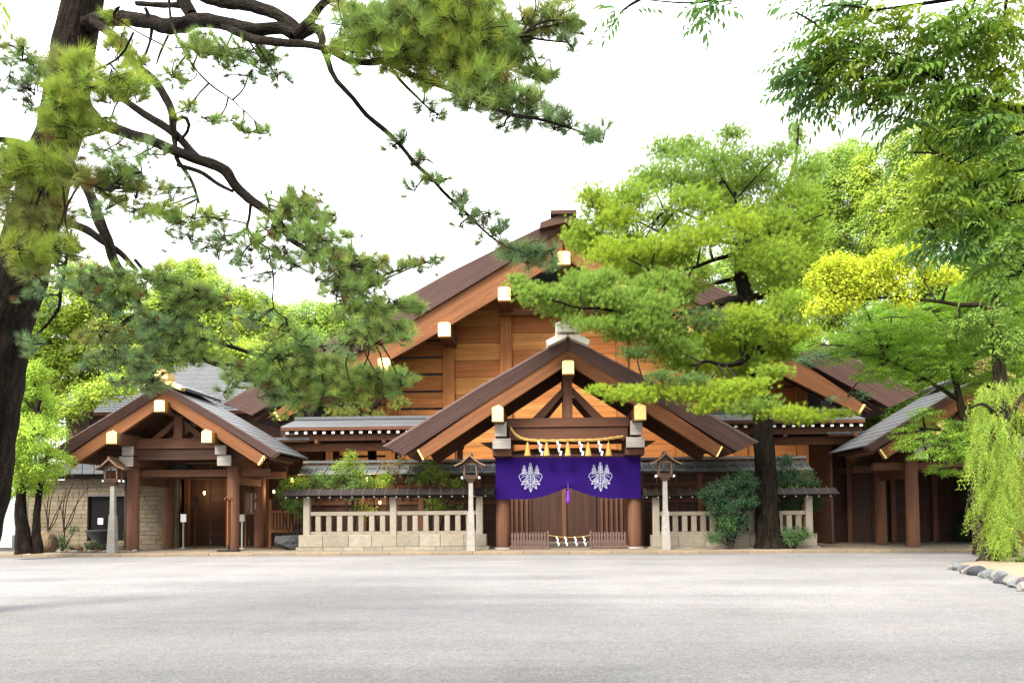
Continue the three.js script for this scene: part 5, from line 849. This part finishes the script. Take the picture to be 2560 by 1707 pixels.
// ---- red pine in front of the porch
{
  const T = 34.4, j = () => T + rr(-2.2, 2.2), g0 = [0.255, 0.37, 0.035], g1 = [0.205, 0.32, 0.045], g2 = [0.30, 0.41, 0.03], gd = [0.13, 0.21, 0.05];
  const raw = [[1880, 805, 48, 20], [1892, 855, 50, 20], [1880, 905, 46, 18], [1895, 962, 40, 14], [1660, 700, 60, 22], [1720, 715, 56, 18], [1600, 765, 60, 22], [1560, 840, 50, 18], [1500, 700, 50, 22], [1580, 600, 60, 26], [1660, 545, 60, 24], [1720, 500, 70, 30], [1800, 515, 70, 30], [1560, 540, 60, 30], [1900, 600, 70, 30], [1960, 710, 60, 26], [1833, 335, 40, 26], [1660, 375, 52, 32], [1720, 370, 54, 34], [1780, 400, 72, 34], [1860, 400, 62, 36], [1992, 340, 24, 40], [2020, 420, 52, 36], [1950, 385, 44, 28], [1480, 490, 50, 26], [1520, 520, 62, 32], [1580, 490, 62, 34], [1620, 450, 52, 34], [1680, 440, 62, 36], [1750, 455, 72, 36], [1830, 465, 72, 36], [1900, 445, 62, 36], [1980, 490, 72, 36], [1450, 590, 38, 34], [1480, 612, 52, 30], [1520, 560, 62, 26], [1530, 632, 62, 34], [1590, 640, 62, 34], [1640, 615, 62, 24], [1700, 595, 62, 34], [1765, 590, 72, 34], [1830, 560, 72, 36], [1885, 535, 62, 36], [1940, 560, 72, 44], [2010, 560, 62, 50], [1580, 680, 52, 24], [1640, 655, 62, 24], [1700, 640, 52, 24], [1870, 650, 40, 30], [1935, 640, 72, 40], [1995, 650, 62, 36],
    [1290, 698, 24, 12], [1312, 720, 42, 16], [1340, 740, 52, 20], [1390, 742, 62, 24], [1400, 778, 52, 16], [1450, 702, 44, 24], [1480, 742, 52, 28], [1522, 692, 30, 16], [1540, 742, 52, 24], [1600, 722, 52, 24], [1640, 762, 62, 28], [1690, 752, 50, 20], [1620, 802, 62, 32], [1560, 802, 52, 24], [1500, 812, 62, 18], [1440, 802, 40, 14], [1680, 822, 52, 24], [1760, 802, 62, 22, gd],
    [1860, 792, 62, 24], [1920, 780, 62, 32], [1980, 762, 62, 32], [1850, 832, 62, 24], [1920, 842, 72, 32], [1990, 832, 62, 24], [1650, 852, 42, 20], [1690, 872, 62, 32], [1750, 872, 62, 32], [1820, 852, 72, 32], [1880, 882, 72, 32], [1950, 872, 62, 32], [2010, 842, 50, 24], [1590, 882, 40, 16, gd], [1700, 912, 52, 18], [1780, 912, 52, 22], [1850, 922, 52, 22], [1930, 930, 52, 16], [1650, 942, 34, 12, gd], [1720, 952, 62, 16, gd],
    [1495, 972, 30, 11, g2], [1540, 985, 42, 16, g2], [1590, 985, 50, 19, g2], [1640, 985, 50, 19, g2], [1700, 980, 50, 16, g2], [1752, 982, 50, 24, g2], [1790, 1002, 50, 20], [1820, 972, 50, 20, g2], [1870, 982, 40, 16], [1900, 1012, 50, 20, g1], [1850, 1022, 50, 16, g1], [1960, 1032, 60, 16, g2], [2020, 1042, 60, 16, g2], [2090, 1036, 42, 10, g2], [1760, 1022, 34, 12]];
  const low = Y => Y > 930 ? 31.5 : j();
  const blobs = raw.map(([X, Y, rx, ry, c]) => { const D = X < 1680 && Y > 690 ? rr(30.8, 32.2) : low(Y); return [X, Y, rx * 1.22, ry * 1.36, D, Y < 450 ? 1.0 : 1.25, c ?? (Y < 460 ? g1 : Y > 690 && X < 1700 ? g1 : rnd() < 0.5 ? g0 : g2)]; });
  padTree({
    name: 'pine_tree', label: 'bright yellow green red pine on the kerb in front of the porch roof', base: at(1922, T), dens: 13.5, r: 0.135, deep: 0.7, shell: 1.25, up: 1.1, geo: tuftGeo(44, 0.16, 0.0062, 1.05, 520), mat: leafMat(C(1, 1, 1), 0.3, 0.6), col: g0, blobs, vary: 0.22,
    trunk: [[1928, 1378, 92, T], [1922, 1340, 62, T], [1918, 1250, 54, T], [1912, 1130, 50, T], [1902, 1000, 46, T], [1888, 880, 42, T], [1872, 790, 40, T], [1866, 743, 38, T], [1852, 683, 30, T], [1853, 633, 24, T], [1876, 596, 16, T], [1850, 570, 9, T], [1838, 480, 6, T]],
    limbs: [[[1875, 748, 22, T], [1910, 737, 19, T], [1950, 717, 17, T], [2020, 693, 15, T], [2080, 690, 9, T]], [[1868, 752, 24, T], [1830, 750, 22, 34], [1800, 757, 20, 33.6], [1750, 773, 16, 33], [1715, 781, 11, 32.6], [1600, 790, 8, 32], [1500, 771, 7, 31.6], [1450, 770, 6, 31.4], [1390, 752, 4, 31.2]], [[1850, 694, 12, T], [1820, 700, 11, T], [1790, 707, 11, T]], [[1852, 632, 12, T], [1820, 640, 11, T], [1783, 650, 10, 34], [1733, 670, 8, 33.6], [1693, 677, 7, 33.4], [1610, 677, 4, 33]], [[1783, 650, 8, 34], [1776, 620, 7, 34], [1777, 590, 4, 34]], [[1850, 610, 10, T], [1800, 600, 10, 35], [1753, 557, 10, 35], [1783, 507, 9, 35], [1803, 453, 6, 35], [1800, 400, 4, 35]], [[1757, 552, 8, 35], [1720, 537, 7, 35], [1680, 523, 5, 35], [1640, 545, 4, 35]], [[1880, 590, 10, 35], [1930, 540, 10, 36], [1967, 463, 10, 36], [1990, 400, 9, 36], [1997, 313, 4, 36]], [[1940, 470, 7, 36], [1940, 440, 6, 36], [1960, 380, 4, 36]], [[1680, 600, 5, 34.5], [1597, 555, 5, 34], [1510, 540, 4, 34]], [[1890, 880, 18, T], [1850, 905, 14, 33], [1813, 913, 11, 32.4], [1767, 903, 8, 32], [1753, 907, 7, 31.8], [1727, 940, 5, 31.6], [1693, 960, 4, 31.5], [1600, 985, 3, 31.4]], [[1898, 960, 12, T], [1920, 990, 9, 33], [1970, 1020, 6, 32], [2060, 1036, 3, 31.6]], [[1875, 590, 8, T], [1950, 580, 7, T], [2060, 535, 4, T]]],
  });
}
const clumpBig = clumpGeo(34, 0.5, 0.2, 0.11, 701), clumpMid = clumpGeo(34, 0.3, 0.11, 0.055, 702), clumpFine = clumpGeo(40, 0.26, 0.085, 0.03, 703, 0.35), clumpSmall = clumpGeo(30, 0.2, 0.07, 0.04, 704);
const leafG = leafMat(C(1, 1, 1), 0.4, 0.6);
const yel = [0.325, 0.435, 0.045], yg = [0.26, 0.38, 0.05], mg = [0.15, 0.25, 0.03], dg = [0.03, 0.07, 0.025], br = [0.44, 0.50, 0.02];
// ---- background trees: [name, label, trunk X, D, colour, blobs]
const bg = (name, label, X, D, col, blobs, o = {}) => padTree({ name, label, base: at(X, D), geo: o.geo ?? clumpBig, mat: leafG, col, r: o.r ?? 0.5, dens: o.dens ?? 15, deep: 0.9, shell: 0.6, bark: o.bark ?? M.barkGrey, twigs: true, blobs: blobs.map(b => [b[0], b[1], b[2] * 1.14, b[3] * 1.14, b[4] ?? D + rr(-1.5, 1.5), b[5] ?? 1, b[6]]), trunk: o.trunk ?? [[X, 1283 + 1.6 * F / D, 0.55 * F / D, D], [X - 4, 1150, 0.45 * F / D, D], [X + 6, 1000, 0.36 * F / D, D], [blobs[0][0], blobs[0][1], 0.2 * F / D, D]], limbs: o.limbs ?? blobs.slice(1, 6).map(b => [[X + 4, 1040, 0.3 * F / D, D], [(X + b[0]) / 2, (1040 + b[1]) / 2, 0.2 * F / D, D], [b[0], b[1], 0.1 * F / D, D]]), group: 'trees behind the shrine buildings', warm: 0.12 });
bg('broadleaf_tree', 'yellow green tree rising behind the slate roof, seen through pine needles', 470, 62, yel, [[450, 700, 60, 50], [500, 690, 50, 40], [560, 735, 60, 40], [470, 770, 90, 60], [560, 800, 80, 60], [620, 770, 60, 44], [640, 840, 60, 60], [400, 780, 60, 60], [540, 870, 90, 50], [430, 860, 80, 50], [400, 890, 60, 36, 49], [640, 890, 60, 36, 49], [560, 868, 70, 28, 49], [470, 862, 60, 28, 49], [690, 930, 50, 36, 49]]);
bg('broadleaf_tree', 'green tree rising behind the great roof eave, seen through pine needles', 780, 66, yg, [[760, 800, 70, 45], [810, 790, 50, 36], [860, 800, 60, 40], [700, 820, 60, 50], [660, 790, 50, 44], [780, 860, 100, 50], [880, 850, 70, 50], [700, 890, 80, 50], [930, 830, 50, 40], [1000, 800, 50, 40], [820, 920, 80, 40]]);
bg('broadleaf_tree', 'yellow green tree behind the leaning black pine trunk', 215, 47, yel, [[180, 760, 80, 60], [250, 720, 60, 50], [300, 790, 80, 60], [200, 830, 90, 60], [120, 840, 70, 80], [330, 860, 70, 60], [250, 900, 80, 60], [150, 920, 70, 60], [90, 960, 60, 70], [340, 930, 50, 40], [60, 850, 40, 60], [200, 690, 50, 40], [30, 620, 40, 60], [10, 700, 40, 60], [235, 985, 50, 24, 41], [165, 1015, 40, 26, 41], [290, 960, 40, 24, 41], [120, 1050, 40, 40, 41]]);
bg('broadleaf_tree', 'young yellow green tree beside the gatehouse over mossy trunks', 55, 31.6, [0.28, 0.41, 0.04], [[85, 1000, 46, 56], [60, 1060, 54, 66], [100, 1085, 56, 46], [95, 1150, 64, 44], [50, 1170, 46, 46], [130, 1165, 34, 26], [80, 940, 40, 40], [80, 1215, 54, 26], [35, 1110, 40, 60], [50, 980, 40, 60], [100, 1040, 40, 40], [172, 1150, 16, 10]], { geo: clumpMid, r: 0.3, dens: 12, bark: M.bark, trunk: [[60, 1384, 46, 31.6], [55, 1330, 34, 31.6], [50, 1260, 26, 31.6], [65, 1150, 14, 31.6], [100, 1000, 6, 31.6]], limbs: [[[92, 1384, 30, 31.8], [90, 1320, 20, 31.8], [94, 1250, 16, 31.8], [120, 1120, 8, 31.8]]] });
bg('broadleaf_tree', 'tall pale yellow green tree behind the red pine crown', 2300, 56, yel, [[2200, 430, 55, 66], [2290, 370, 66, 56], [2370, 310, 66, 46], [2300, 450, 80, 60], [2230, 520, 70, 50], [2400, 420, 90, 76], [2480, 380, 80, 76], [2330, 550, 90, 60], [2430, 520, 90, 70], [2520, 500, 70, 80], [2440, 300, 60, 50], [2530, 330, 60, 70], [2240, 600, 70, 50], [2160, 470, 40, 40]]);
bg('broadleaf_tree', 'mid green tree between the red pine and the pale tree', 2090, 60, yg, [[2100, 405, 66, 34], [2050, 460, 66, 46], [2120, 490, 80, 56], [2060, 560, 80, 56], [2150, 600, 90, 56], [2000, 620, 80, 56], [2130, 380, 40, 30], [2080, 670, 90, 60], [1960, 680, 80, 60], [2160, 690, 90, 50], [1800, 700, 90, 50], [1700, 660, 70, 40], [1880, 650, 80, 60], [2040, 760, 90, 60], [2150, 790, 90, 60]]);
bg('broadleaf_tree', 'deep green tree filling the space above the right gatehouse roof', 2480, 44, mg, [[2400, 700, 100, 60], [2500, 640, 90, 70], [2540, 740, 80, 80], [2330, 740, 80, 50], [2440, 790, 100, 60], [2540, 860, 80, 60], [2350, 830, 90, 50], [2260, 800, 80, 50], [2470, 900, 90, 50], [2200, 850, 70, 40], [2270, 890, 80, 40], [2380, 930, 90, 40], [2560, 960, 60, 60], [2590, 560, 60, 90]]);
bg('broadleaf_tree', 'dark leafy thicket tree behind the right gatehouse columns', 2530, 40, dg, [[2500, 1100, 90, 70], [2560, 1200, 80, 90], [2480, 1230, 60, 60], [2440, 1320, 50, 50], [2540, 1330, 80, 60], [2480, 1040, 70, 40], [2570, 1060, 70, 60]], { geo: clumpMid, r: 0.3, dens: 12 });
bg('broadleaf_tree', 'yellow green tree at the edge behind the leaning trunk and cabinet', -30, 44, yel, [[-20, 900, 70, 80], [10, 780, 60, 70], [-10, 1020, 70, 70], [20, 1120, 60, 60], [30, 690, 40, 50], [-60, 820, 60, 80], [0, 1200, 60, 50]]);
bg('broadleaf_tree', 'green tree filling the gap behind the corridor and right gatehouse', 2230, 52, mg, [[2200, 960, 90, 50], [2300, 980, 90, 50], [2120, 900, 80, 50], [2250, 880, 90, 50], [2400, 1000, 90, 60], [2350, 900, 90, 60], [2480, 980, 90, 60], [2550, 1040, 80, 80], [2160, 1040, 80, 50], [2060, 960, 70, 50], [2190, 1050, 60, 40, 49], [2120, 1010, 60, 40, 49], [2250, 1030, 60, 40, 49], [2180, 1000, 60, 40, 50]]);
padTree({ name: 'pine_tree', label: 'small gnarled garden pine between the corridor roof and the orange wall', base: at(940, 41.6), dens: 8, r: 0.16, deep: 0.8, shell: 1.1, up: 1.1, geo: tuftGeo(40, 0.18, 0.008, 1.05, 521), mat: leafMat(C(1, 1, 1), 0.3, 0.6), col: [0.2, 0.24, 0.045], blobs: [[790, 1000, 50, 24], [850, 1030, 50, 20], [730, 1010, 40, 20], [930, 935, 46, 18], [990, 925, 40, 16], [960, 960, 40, 14], [900, 1000, 40, 26], [1000, 1010, 36, 20], [940, 1040, 40, 18], [870, 960, 40, 30], [700, 1040, 30, 16], [1010, 1120, 34, 16]].map(b => [...b, 41.4]), trunk: [[940, 1360, 26, 41.6], [935, 1200, 22, 41.6], [925, 1080, 22, 41.6], [920, 1040, 20, 41.6], [940, 1010, 16, 41.6], [970, 975, 12, 41.6], [985, 940, 8, 41.6]], limbs: [[[925, 1060, 14, 41.6], [900, 1030, 12, 41.6], [880, 990, 8, 41.6], [840, 960, 5, 41.6]], [[920, 1070, 12, 41.6], [860, 1050, 8, 41.5], [760, 1040, 6, 41.4], [730, 1005, 4, 41.4]]] });
// ---- bright new-leaf branch and its tree
padTree({ name: 'camphor_tree', label: 'tree carrying one brilliant yellow leaf mass above the maple', base: at(2500, 28), extra: overhead([[25, 9, -27, 5, 4, 6], [23, 12, -31, 5, 3, 5]], 2600), geo: clumpGeo(26, 0.24, 0.12, 0.055, 705), mat: leafMat(C(1, 1, 1), 0.45, 0.5), col: br, r: 0.24, dens: 11, deep: 0.8, shell: 0.4, bark: M.barkGrey, kMin: 0.8, kMax: 1.3, vary: 0.15, warm: 0.06,
  trunk: [[2525, 1400, 42, 28], [2515, 1200, 36, 28], [2505, 1000, 32, 28], [2495, 850, 28, 28], [2490, 770, 24, 28], [2476, 665, 16, 28], [2470, 560, 10, 28]],
  limbs: [[[2492, 800, 20, 28], [2460, 763, 16, 28], [2409, 763, 11, 28], [2343, 753, 9, 27.5], [2226, 743, 7, 27], [2136, 750, 5, 27], [2090, 740, 3, 27]], [[2226, 743, 4, 27], [2190, 700, 3, 27], [2150, 680, 2, 27]], [[2343, 753, 4, 27], [2310, 700, 4, 27], [2290, 660, 3, 27]]],
  blobs: [[2055, 700, 40, 40, 27], [2100, 665, 56, 30, 27], [2150, 690, 62, 36, 27], [2220, 655, 56, 32, 27], [2275, 640, 46, 22, 27], [2055, 760, 36, 30, 27], [2115, 740, 46, 30, 27], [2190, 710, 50, 26, 27], [2250, 700, 44, 26, 27, 0.8], [2340, 690, 44, 24, 27.3, 0.8], [2320, 665, 30, 20, 27.3, 0.6], [2260, 740, 30, 18, 27, 0.7], [2380, 690, 20, 14, 27.3, 0.6], [2450, 640, 60, 34, 28, 0.9, mg], [2510, 700, 60, 40, 28, 0.9, mg], [2470, 800, 60, 30, 27.6, 0.9, mg], [2520, 860, 60, 40, 27.6, 0.9, mg], [2400, 820, 50, 24, 27.8, 0.7, mg]] });
// ---- maple
padTree({ name: 'maple_tree', label: 'fresh green maple with layered fine leaves in front of the right gatehouse', base: at(2440, 30.2), geo: clumpFine, mat: leafMat(C(1, 1, 1), 0.4, 0.6), col: [0.20, 0.35, 0.025], r: 0.26, dens: 11, deep: 1.0, shell: 0.5, up: 2.2, bark: M.barkGrey, vary: 0.25,
  trunk: [[2450, 1385, 30, 30.2], [2440, 1250, 24, 30.2], [2425, 1120, 20, 30.2], [2400, 1000, 16, 30.2], [2380, 900, 12, 30.2], [2370, 800, 8, 30.2]],
  limbs: [[[2425, 1110, 12, 30.2], [2370, 1080, 8, 30], [2300, 1070, 5, 29.8]], [[2400, 1000, 12, 30.2], [2300, 940, 8, 30], [2200, 890, 4, 29.8]], [[2390, 950, 12, 30.2], [2450, 880, 8, 30.2], [2530, 840, 4, 30.2]]],
  blobs: [[2060, 862, 56, 15], [2130, 892, 66, 15], [2205, 935, 60, 13], [2150, 870, 60, 15], [2470, 720, 80, 30], [2540, 780, 60, 40], [2380, 850, 90, 22], [2300, 890, 90, 20], [2460, 960, 80, 24], [2220, 830, 80, 18], [2143, 833, 70, 15], [2200, 862, 80, 18], [2300, 832, 90, 22], [2400, 802, 80, 22], [2450, 862, 80, 22], [2250, 902, 90, 18], [2350, 922, 90, 18], [2180, 932, 56, 13], [2280, 952, 66, 14], [2420, 922, 80, 22], [2350, 872, 70, 18], [2500, 832, 60, 30], [2530, 902, 60, 30], [2160, 765, 60, 18, 29.5], [2230, 792, 80, 22], [2330, 772, 80, 18], [2420, 742, 70, 22], [2050, 892, 50, 14, 30, 1, [0.10, 0.19, 0.085]], [2100, 880, 50, 12, 30, 1, [0.10, 0.19, 0.085]], [2120, 990, 50, 10, 30, 0.5, [0.10, 0.19, 0.085]], [2310, 1036, 36, 13], [2335, 1062, 50, 14], [2262, 1082, 30, 10], [2292, 1102, 42, 13], [2385, 1072, 42, 15], [2272, 1117, 28, 9], [2325, 1140, 40, 12], [2375, 1122, 48, 15], [2400, 1150, 34, 12], [2352, 1172, 30, 9], [2382, 1186, 20, 9], [2340, 1090, 50, 13], [2420, 1100, 40, 15]].map(b => [b[0], b[1], b[2] * 1.1, b[3] * 1.25, b[4] ?? 30 + rr(-0.7, 0.3), b[5] ?? 1.2, b[6]]) });
// ---- weeping tree on the planting bed
{
  const D = 26.5, base = G(2475, 1412), t = thing('weeping_tree', 'weeping tree with hanging yellow green leaf strands on the planting bed', 'tree', V(base.x, 0.15, base.z)), DD = -base.z;
  const L = [[[2472, 1414, 60, DD], [2480, 1380, 40, DD], [2490, 1250, 34, DD], [2505, 1120, 28, DD], [2510, 1030, 20, DD], [2500, 985, 12, DD], [2470, 965, 6, DD - 0.5]], [[2505, 1120, 16, DD], [2530, 1040, 12, DD], [2570, 980, 8, DD], [2600, 990, 5, DD]], [[2492, 1260, 12, DD], [2460, 1220, 8, DD], [2430, 1230, 5, DD - 0.4], [2415, 1280, 3, DD - 0.6]], [[2485, 1330, 8, DD], [2450, 1300, 6, DD], [2430, 1310, 4, DD], [2422, 1335, 3, DD]], [[2508, 1060, 12, DD], [2460, 1010, 8, DD - 0.6], [2425, 1020, 5, DD - 0.8]]];
  part('trunk', limb(L[0], 14, 0.2, 0.06), M.barkGrey, t); part('limbs', merge(L.slice(1).map(l => limb(l, 7, 0.2, 0.06))), M.barkGrey, t);
  const keep = seed; seed = 91; const pos = []; for (let i = 0; i < 34; i++) { const y = -i / 34, o = V(0.05 * Math.sin(i), y, 0.05 * Math.cos(i * 1.3)), a = rnd() * 6.3; leafTris(pos, o, V(Math.cos(a) * 0.7, -0.8, Math.sin(a) * 0.7).normalize(), V(rr(-1, 1), 1, rr(-1, 1)), 0.085 * rr(0.8, 1.2), 0.028); } tri(pos, V(-0.006, 0, 0), V(0.006, 0, 0), V(0, -1, 0)); const g = geoOf(pos); seed = keep;
  const items = [], col = [0.27, 0.38, 0.045];
  const arcs = [[[2510, 1000], [2475, 958], [2435, 978], [2416, 1050]], [[2512, 1010], [2500, 960], [2460, 975], [2440, 1040]], [[2515, 1060], [2465, 1036], [2430, 1080], [2412, 1160]], [[2505, 1120], [2462, 1112], [2438, 1165], [2428, 1225]], [[2500, 1200], [2470, 1205], [2440, 1235], [2408, 1285]], [[2495, 1280], [2470, 1280], [2460, 1320], [2456, 1360]], [[2520, 1000], [2550, 950], [2590, 970], [2610, 1060]], [[2515, 1050], [2545, 1020], [2575, 1060], [2585, 1150]], [[2520, 1100], [2550, 1090], [2570, 1150], [2575, 1250]], [[2510, 1180], [2540, 1190], [2548, 1280], [2542, 1370]], [[2500, 1240], [2488, 1280], [2484, 1340], [2480, 1375]], [[2500, 1060], [2490, 1090], [2480, 1150], [2476, 1210]], [[2515, 1130], [2530, 1150], [2528, 1220], [2522, 1300]], [[2510, 1280], [2560, 1270], [2580, 1320], [2570, 1390]], [[2500, 1030], [2488, 1060], [2482, 1150], [2480, 1220]], [[2508, 1060], [2510, 1100], [2506, 1180], [2500, 1250]], [[2505, 1150], [2496, 1170], [2490, 1260], [2486, 1330]], [[2515, 1180], [2512, 1220], [2506, 1300], [2500, 1360]], [[2500, 1240], [2480, 1250], [2472, 1310], [2468, 1350]]];
  for (const a of arcs) { const dz = arcs.indexOf(a) > 13 ? rr(-1.1, -0.7) : rr(-0.9, 0.6), cv = new THREE.CatmullRomCurve3(a.map(p => U(p[0] + 16, p[1], DD + dz))); for (let i = 0; i < 92; i++) { const p = cv.getPoint(0.15 + 0.85 * rnd()).add(V(gauss() * 0.11, rr(-0.1, 0.1), gauss() * 0.25)); items.push([p, new THREE.Quaternion().setFromEuler(new THREE.Euler(rr(-0.3, 0.3), rnd() * 6.3, rr(-0.6, 0.6))), rr(0.28, 0.85), tint(col, 0.28, 0.14)]); } }
  scatter('crown', g, leafMat(C(1, 1, 1), 0.45, 0.5), items, t);
}
// ---- shrubs
function shrub(label, X, D, col, blobs, o = {}) {
  const b = at(X, D); b.y = PAVE - 0.01; const t = thing('shrub', label, 'shrub', b, 'garden shrubs'), Yb = 1283 + 1.48 * F / D + (1370 - X) * 0.0075;
  part('stems', merge(blobs.map(q => limb([[X + rr(-4, 4), Yb, 0.09 * F / D, D], [(X + q[0]) / 2 + rr(-8, 8), (Yb + q[1]) / 2, 0.06 * F / D, D], [q[0], q[1], 0.025 * F / D, D]], 6, 0.2, 0.1))), M.barkTwig, t);
  const items = []; for (const q of blobs) { const bl = blobOf([q[0], q[1], q[2], q[3], q[4] ?? D], 0.8), r = (o.r ?? 0.2) * F / D, n = Math.max(4, Math.round((2.6 * (o.dens ?? 3.4)) * q[2] * q[3] / (r * r))); for (let i = 0; i < n; i++) { const [p, v] = inBlob(bl, 0.85); items.push([p, quat(V(v.x + rr(-0.4, 0.4), 0.9, v.z + rr(-0.4, 0.4)), rnd() * 6.3), rr(0.75, 1.25), tint(q[5] ?? col, 0.28, 0.1)]); } }
  scatter('leaves', o.geo ?? clumpSmall, leafG, items, t); return t;
}
const sg = [0.10, 0.18, 0.03], sl = [0.21, 0.30, 0.03];
shrub('tall bright topped garden shrub in front of the corridor', 880, 36.4, sg, [[870, 1145, 28, 16, null, sl], [850, 1165, 30, 14, null, sl], [890, 1170, 26, 20, null, sl], [860, 1190, 36, 16], [900, 1200, 30, 20], [880, 1225, 46, 20], [920, 1210, 22, 16]].map(b => [b[0], b[1], b[2], b[3], 36.4, b[5]]));
shrub('wide green garden shrub beside the gatehouse rear post', 740, 36.6, sg, [[720, 1215, 26, 20], [750, 1205, 34, 16, 36.6, sl], [790, 1200, 34, 16], [720, 1250, 24, 22], [745, 1265, 34, 18], [700, 1235, 14, 14], [770, 1225, 36, 18], [820, 1205, 26, 20], [760, 1290, 20, 14]]);
shrub('light green garden shrub behind the middle balustrade post', 950, 36.8, sl, [[950, 1205, 30, 16], [930, 1225, 24, 14], [965, 1195, 20, 14], [900, 1265, 20, 14], [920, 1280, 26, 14]]);
shrub('loose light green garden shrub behind the lantern post', 1085, 36.6, sl, [[1070, 1165, 40, 14], [1050, 1195, 34, 16, 36.6, sg], [1090, 1185, 40, 18], [1130, 1205, 34, 14], [1150, 1215, 22, 10], [1090, 1255, 26, 14], [1120, 1270, 40, 12], [1080, 1275, 20, 10]], { dens: 2.4 });
shrub('reddish brown budding shrub above the dark fence roof', 980, 36.9, [0.16, 0.13, 0.05], [[970, 1165, 26, 12], [990, 1180, 26, 10], [1000, 1150, 20, 14]], { dens: 2 });
const dk = [0.03, 0.075, 0.026], dk2 = [0.05, 0.118, 0.026];
shrub('dark green shrub in front of the pine trunk and stone balustrade', 1830, 33.8, dk, [[1770, 1235, 26, 16], [1800, 1230, 40, 26], [1850, 1210, 44, 26], [1790, 1270, 30, 24], [1840, 1265, 44, 26], [1870, 1250, 26, 26], [1810, 1310, 36, 20, 33.8, dk2], [1850, 1300, 30, 20], [1790, 1345, 26, 12, 33.8, dk2], [1830, 1330, 30, 14], [1860, 1190, 30, 16]], { geo: clumpGeo(34, 0.2, 0.08, 0.04, 706), dens: 4 });
shrub('dark green shrub behind the tall pine trunk', 1990, 35.6, dk, [[1960, 1190, 40, 24], [2010, 1200, 40, 24], [1970, 1230, 44, 24, 35.6, dk2], [2020, 1240, 40, 20], [1990, 1265, 40, 18], [1960, 1270, 24, 18], [2040, 1260, 20, 14], [1960, 1150, 22, 14]], { geo: clumpGeo(34, 0.2, 0.08, 0.04, 706), dens: 4 });
shrub('low rounded green shrub at the foot of the pine trunk', 1985, 34.0, dk2, [[1985, 1330, 34, 12], [2010, 1338, 26, 10], [1985, 1348, 30, 12]], { geo: clumpGeo(34, 0.2, 0.08, 0.04, 706), dens: 4 });
shrub('small green shrub beside the tan boulder', 150, 34.8, [0.05, 0.11, 0.025], [[150, 1350, 14, 14], [160, 1365, 16, 10], [185, 1325, 18, 8]], { dens: 3 });
shrub('low mossy shrub below the dark window', 255, 35.6, [0.06, 0.09, 0.022], [[235, 1368, 24, 7], [265, 1366, 24, 7], [300, 1366, 20, 7]], { dens: 3 });
shrub('low fern like green shrub on the planting bed', 2545, 24.6, [0.10, 0.19, 0.02], [[2545, 1408, 20, 10], [2565, 1400, 20, 14]], { dens: 3 });
shrub('dark evergreen column shrub beside the gate column', 328, 36.4, dk, [[322, 1350, 14, 26], [330, 1300, 10, 40], [336, 1240, 6, 40], [338, 1190, 5, 24]], { geo: clumpGeo(30, 0.12, 0.05, 0.025, 707), r: 0.12, dens: 4 });
{ // bare saplings against the block wall
  for (const [X, label] of [[118, 'bare dark sapling behind the tan boulder'], [158, 'bare thin sapling against the beige block wall']]) {
    const D = 35.3, b = at(X, D); b.y = PAVE - 0.01; const t = thing('sapling', label, 'sapling', b, 'bare saplings by the block wall'), Y = 1383;
    part('stem', limb([[X, Y, 5, D], [X + 2, 1330, 4, D], [X - 2, 1280, 3, D], [X + 6, 1220, 2, D]], 6, 0.2, 0.05), M.barkTwig, t);
    part('branches', merge([[20, 1300, 40, 1230], [-3, 1290, -14, 1240], [30, 1265, 62, 1215], [8, 1250, 24, 1205]].map(q => limb([[X, 1330, 3, D], [X + q[0], q[1], 2.4, D], [X + q[2], q[3], 1.4, D]], 5, 0.2, 0.05))), M.barkTwig, t);
  }
}
let total = 0; scene.traverse(o => { if (o.isInstancedMesh) { total += o.count; } }); 
{ // fallen leaves on the gravel
  const t = prep(new THREE.InstancedMesh(clumpGeo(1, 0.01, 0.07, 0.035, 801), leafMat(C(1, 1, 1), 0.2, 0.8), 150)); const x = new THREE.Matrix4(), q = new THREE.Quaternion();
  for (let i = 0; i < 150; i++) { const z = -rr(7.5, 30), px = rr(-0.6, 0.62) * -z; q.setFromEuler(new THREE.Euler(rr(-0.3, 0.3), rnd() * 6.3, rr(-0.3, 0.3))); x.compose(V(px, 0.012, z), q, V(1, 1, 1).multiplyScalar(rr(0.6, 1.2))); t.setMatrixAt(i, x); t.setColorAt(i, [C(0.35, 0.25, 0.05), C(0.2, 0.1, 0.05), C(0.25, 0.28, 0.05)][i % 3]); }
  t.name = 'fallen_leaves'; t.userData = { kind: 'stuff', label: 'scattered small fallen leaves on the gravel', category: 'leaves' }; scene.add(t);
}
renderer.render(scene, camera);
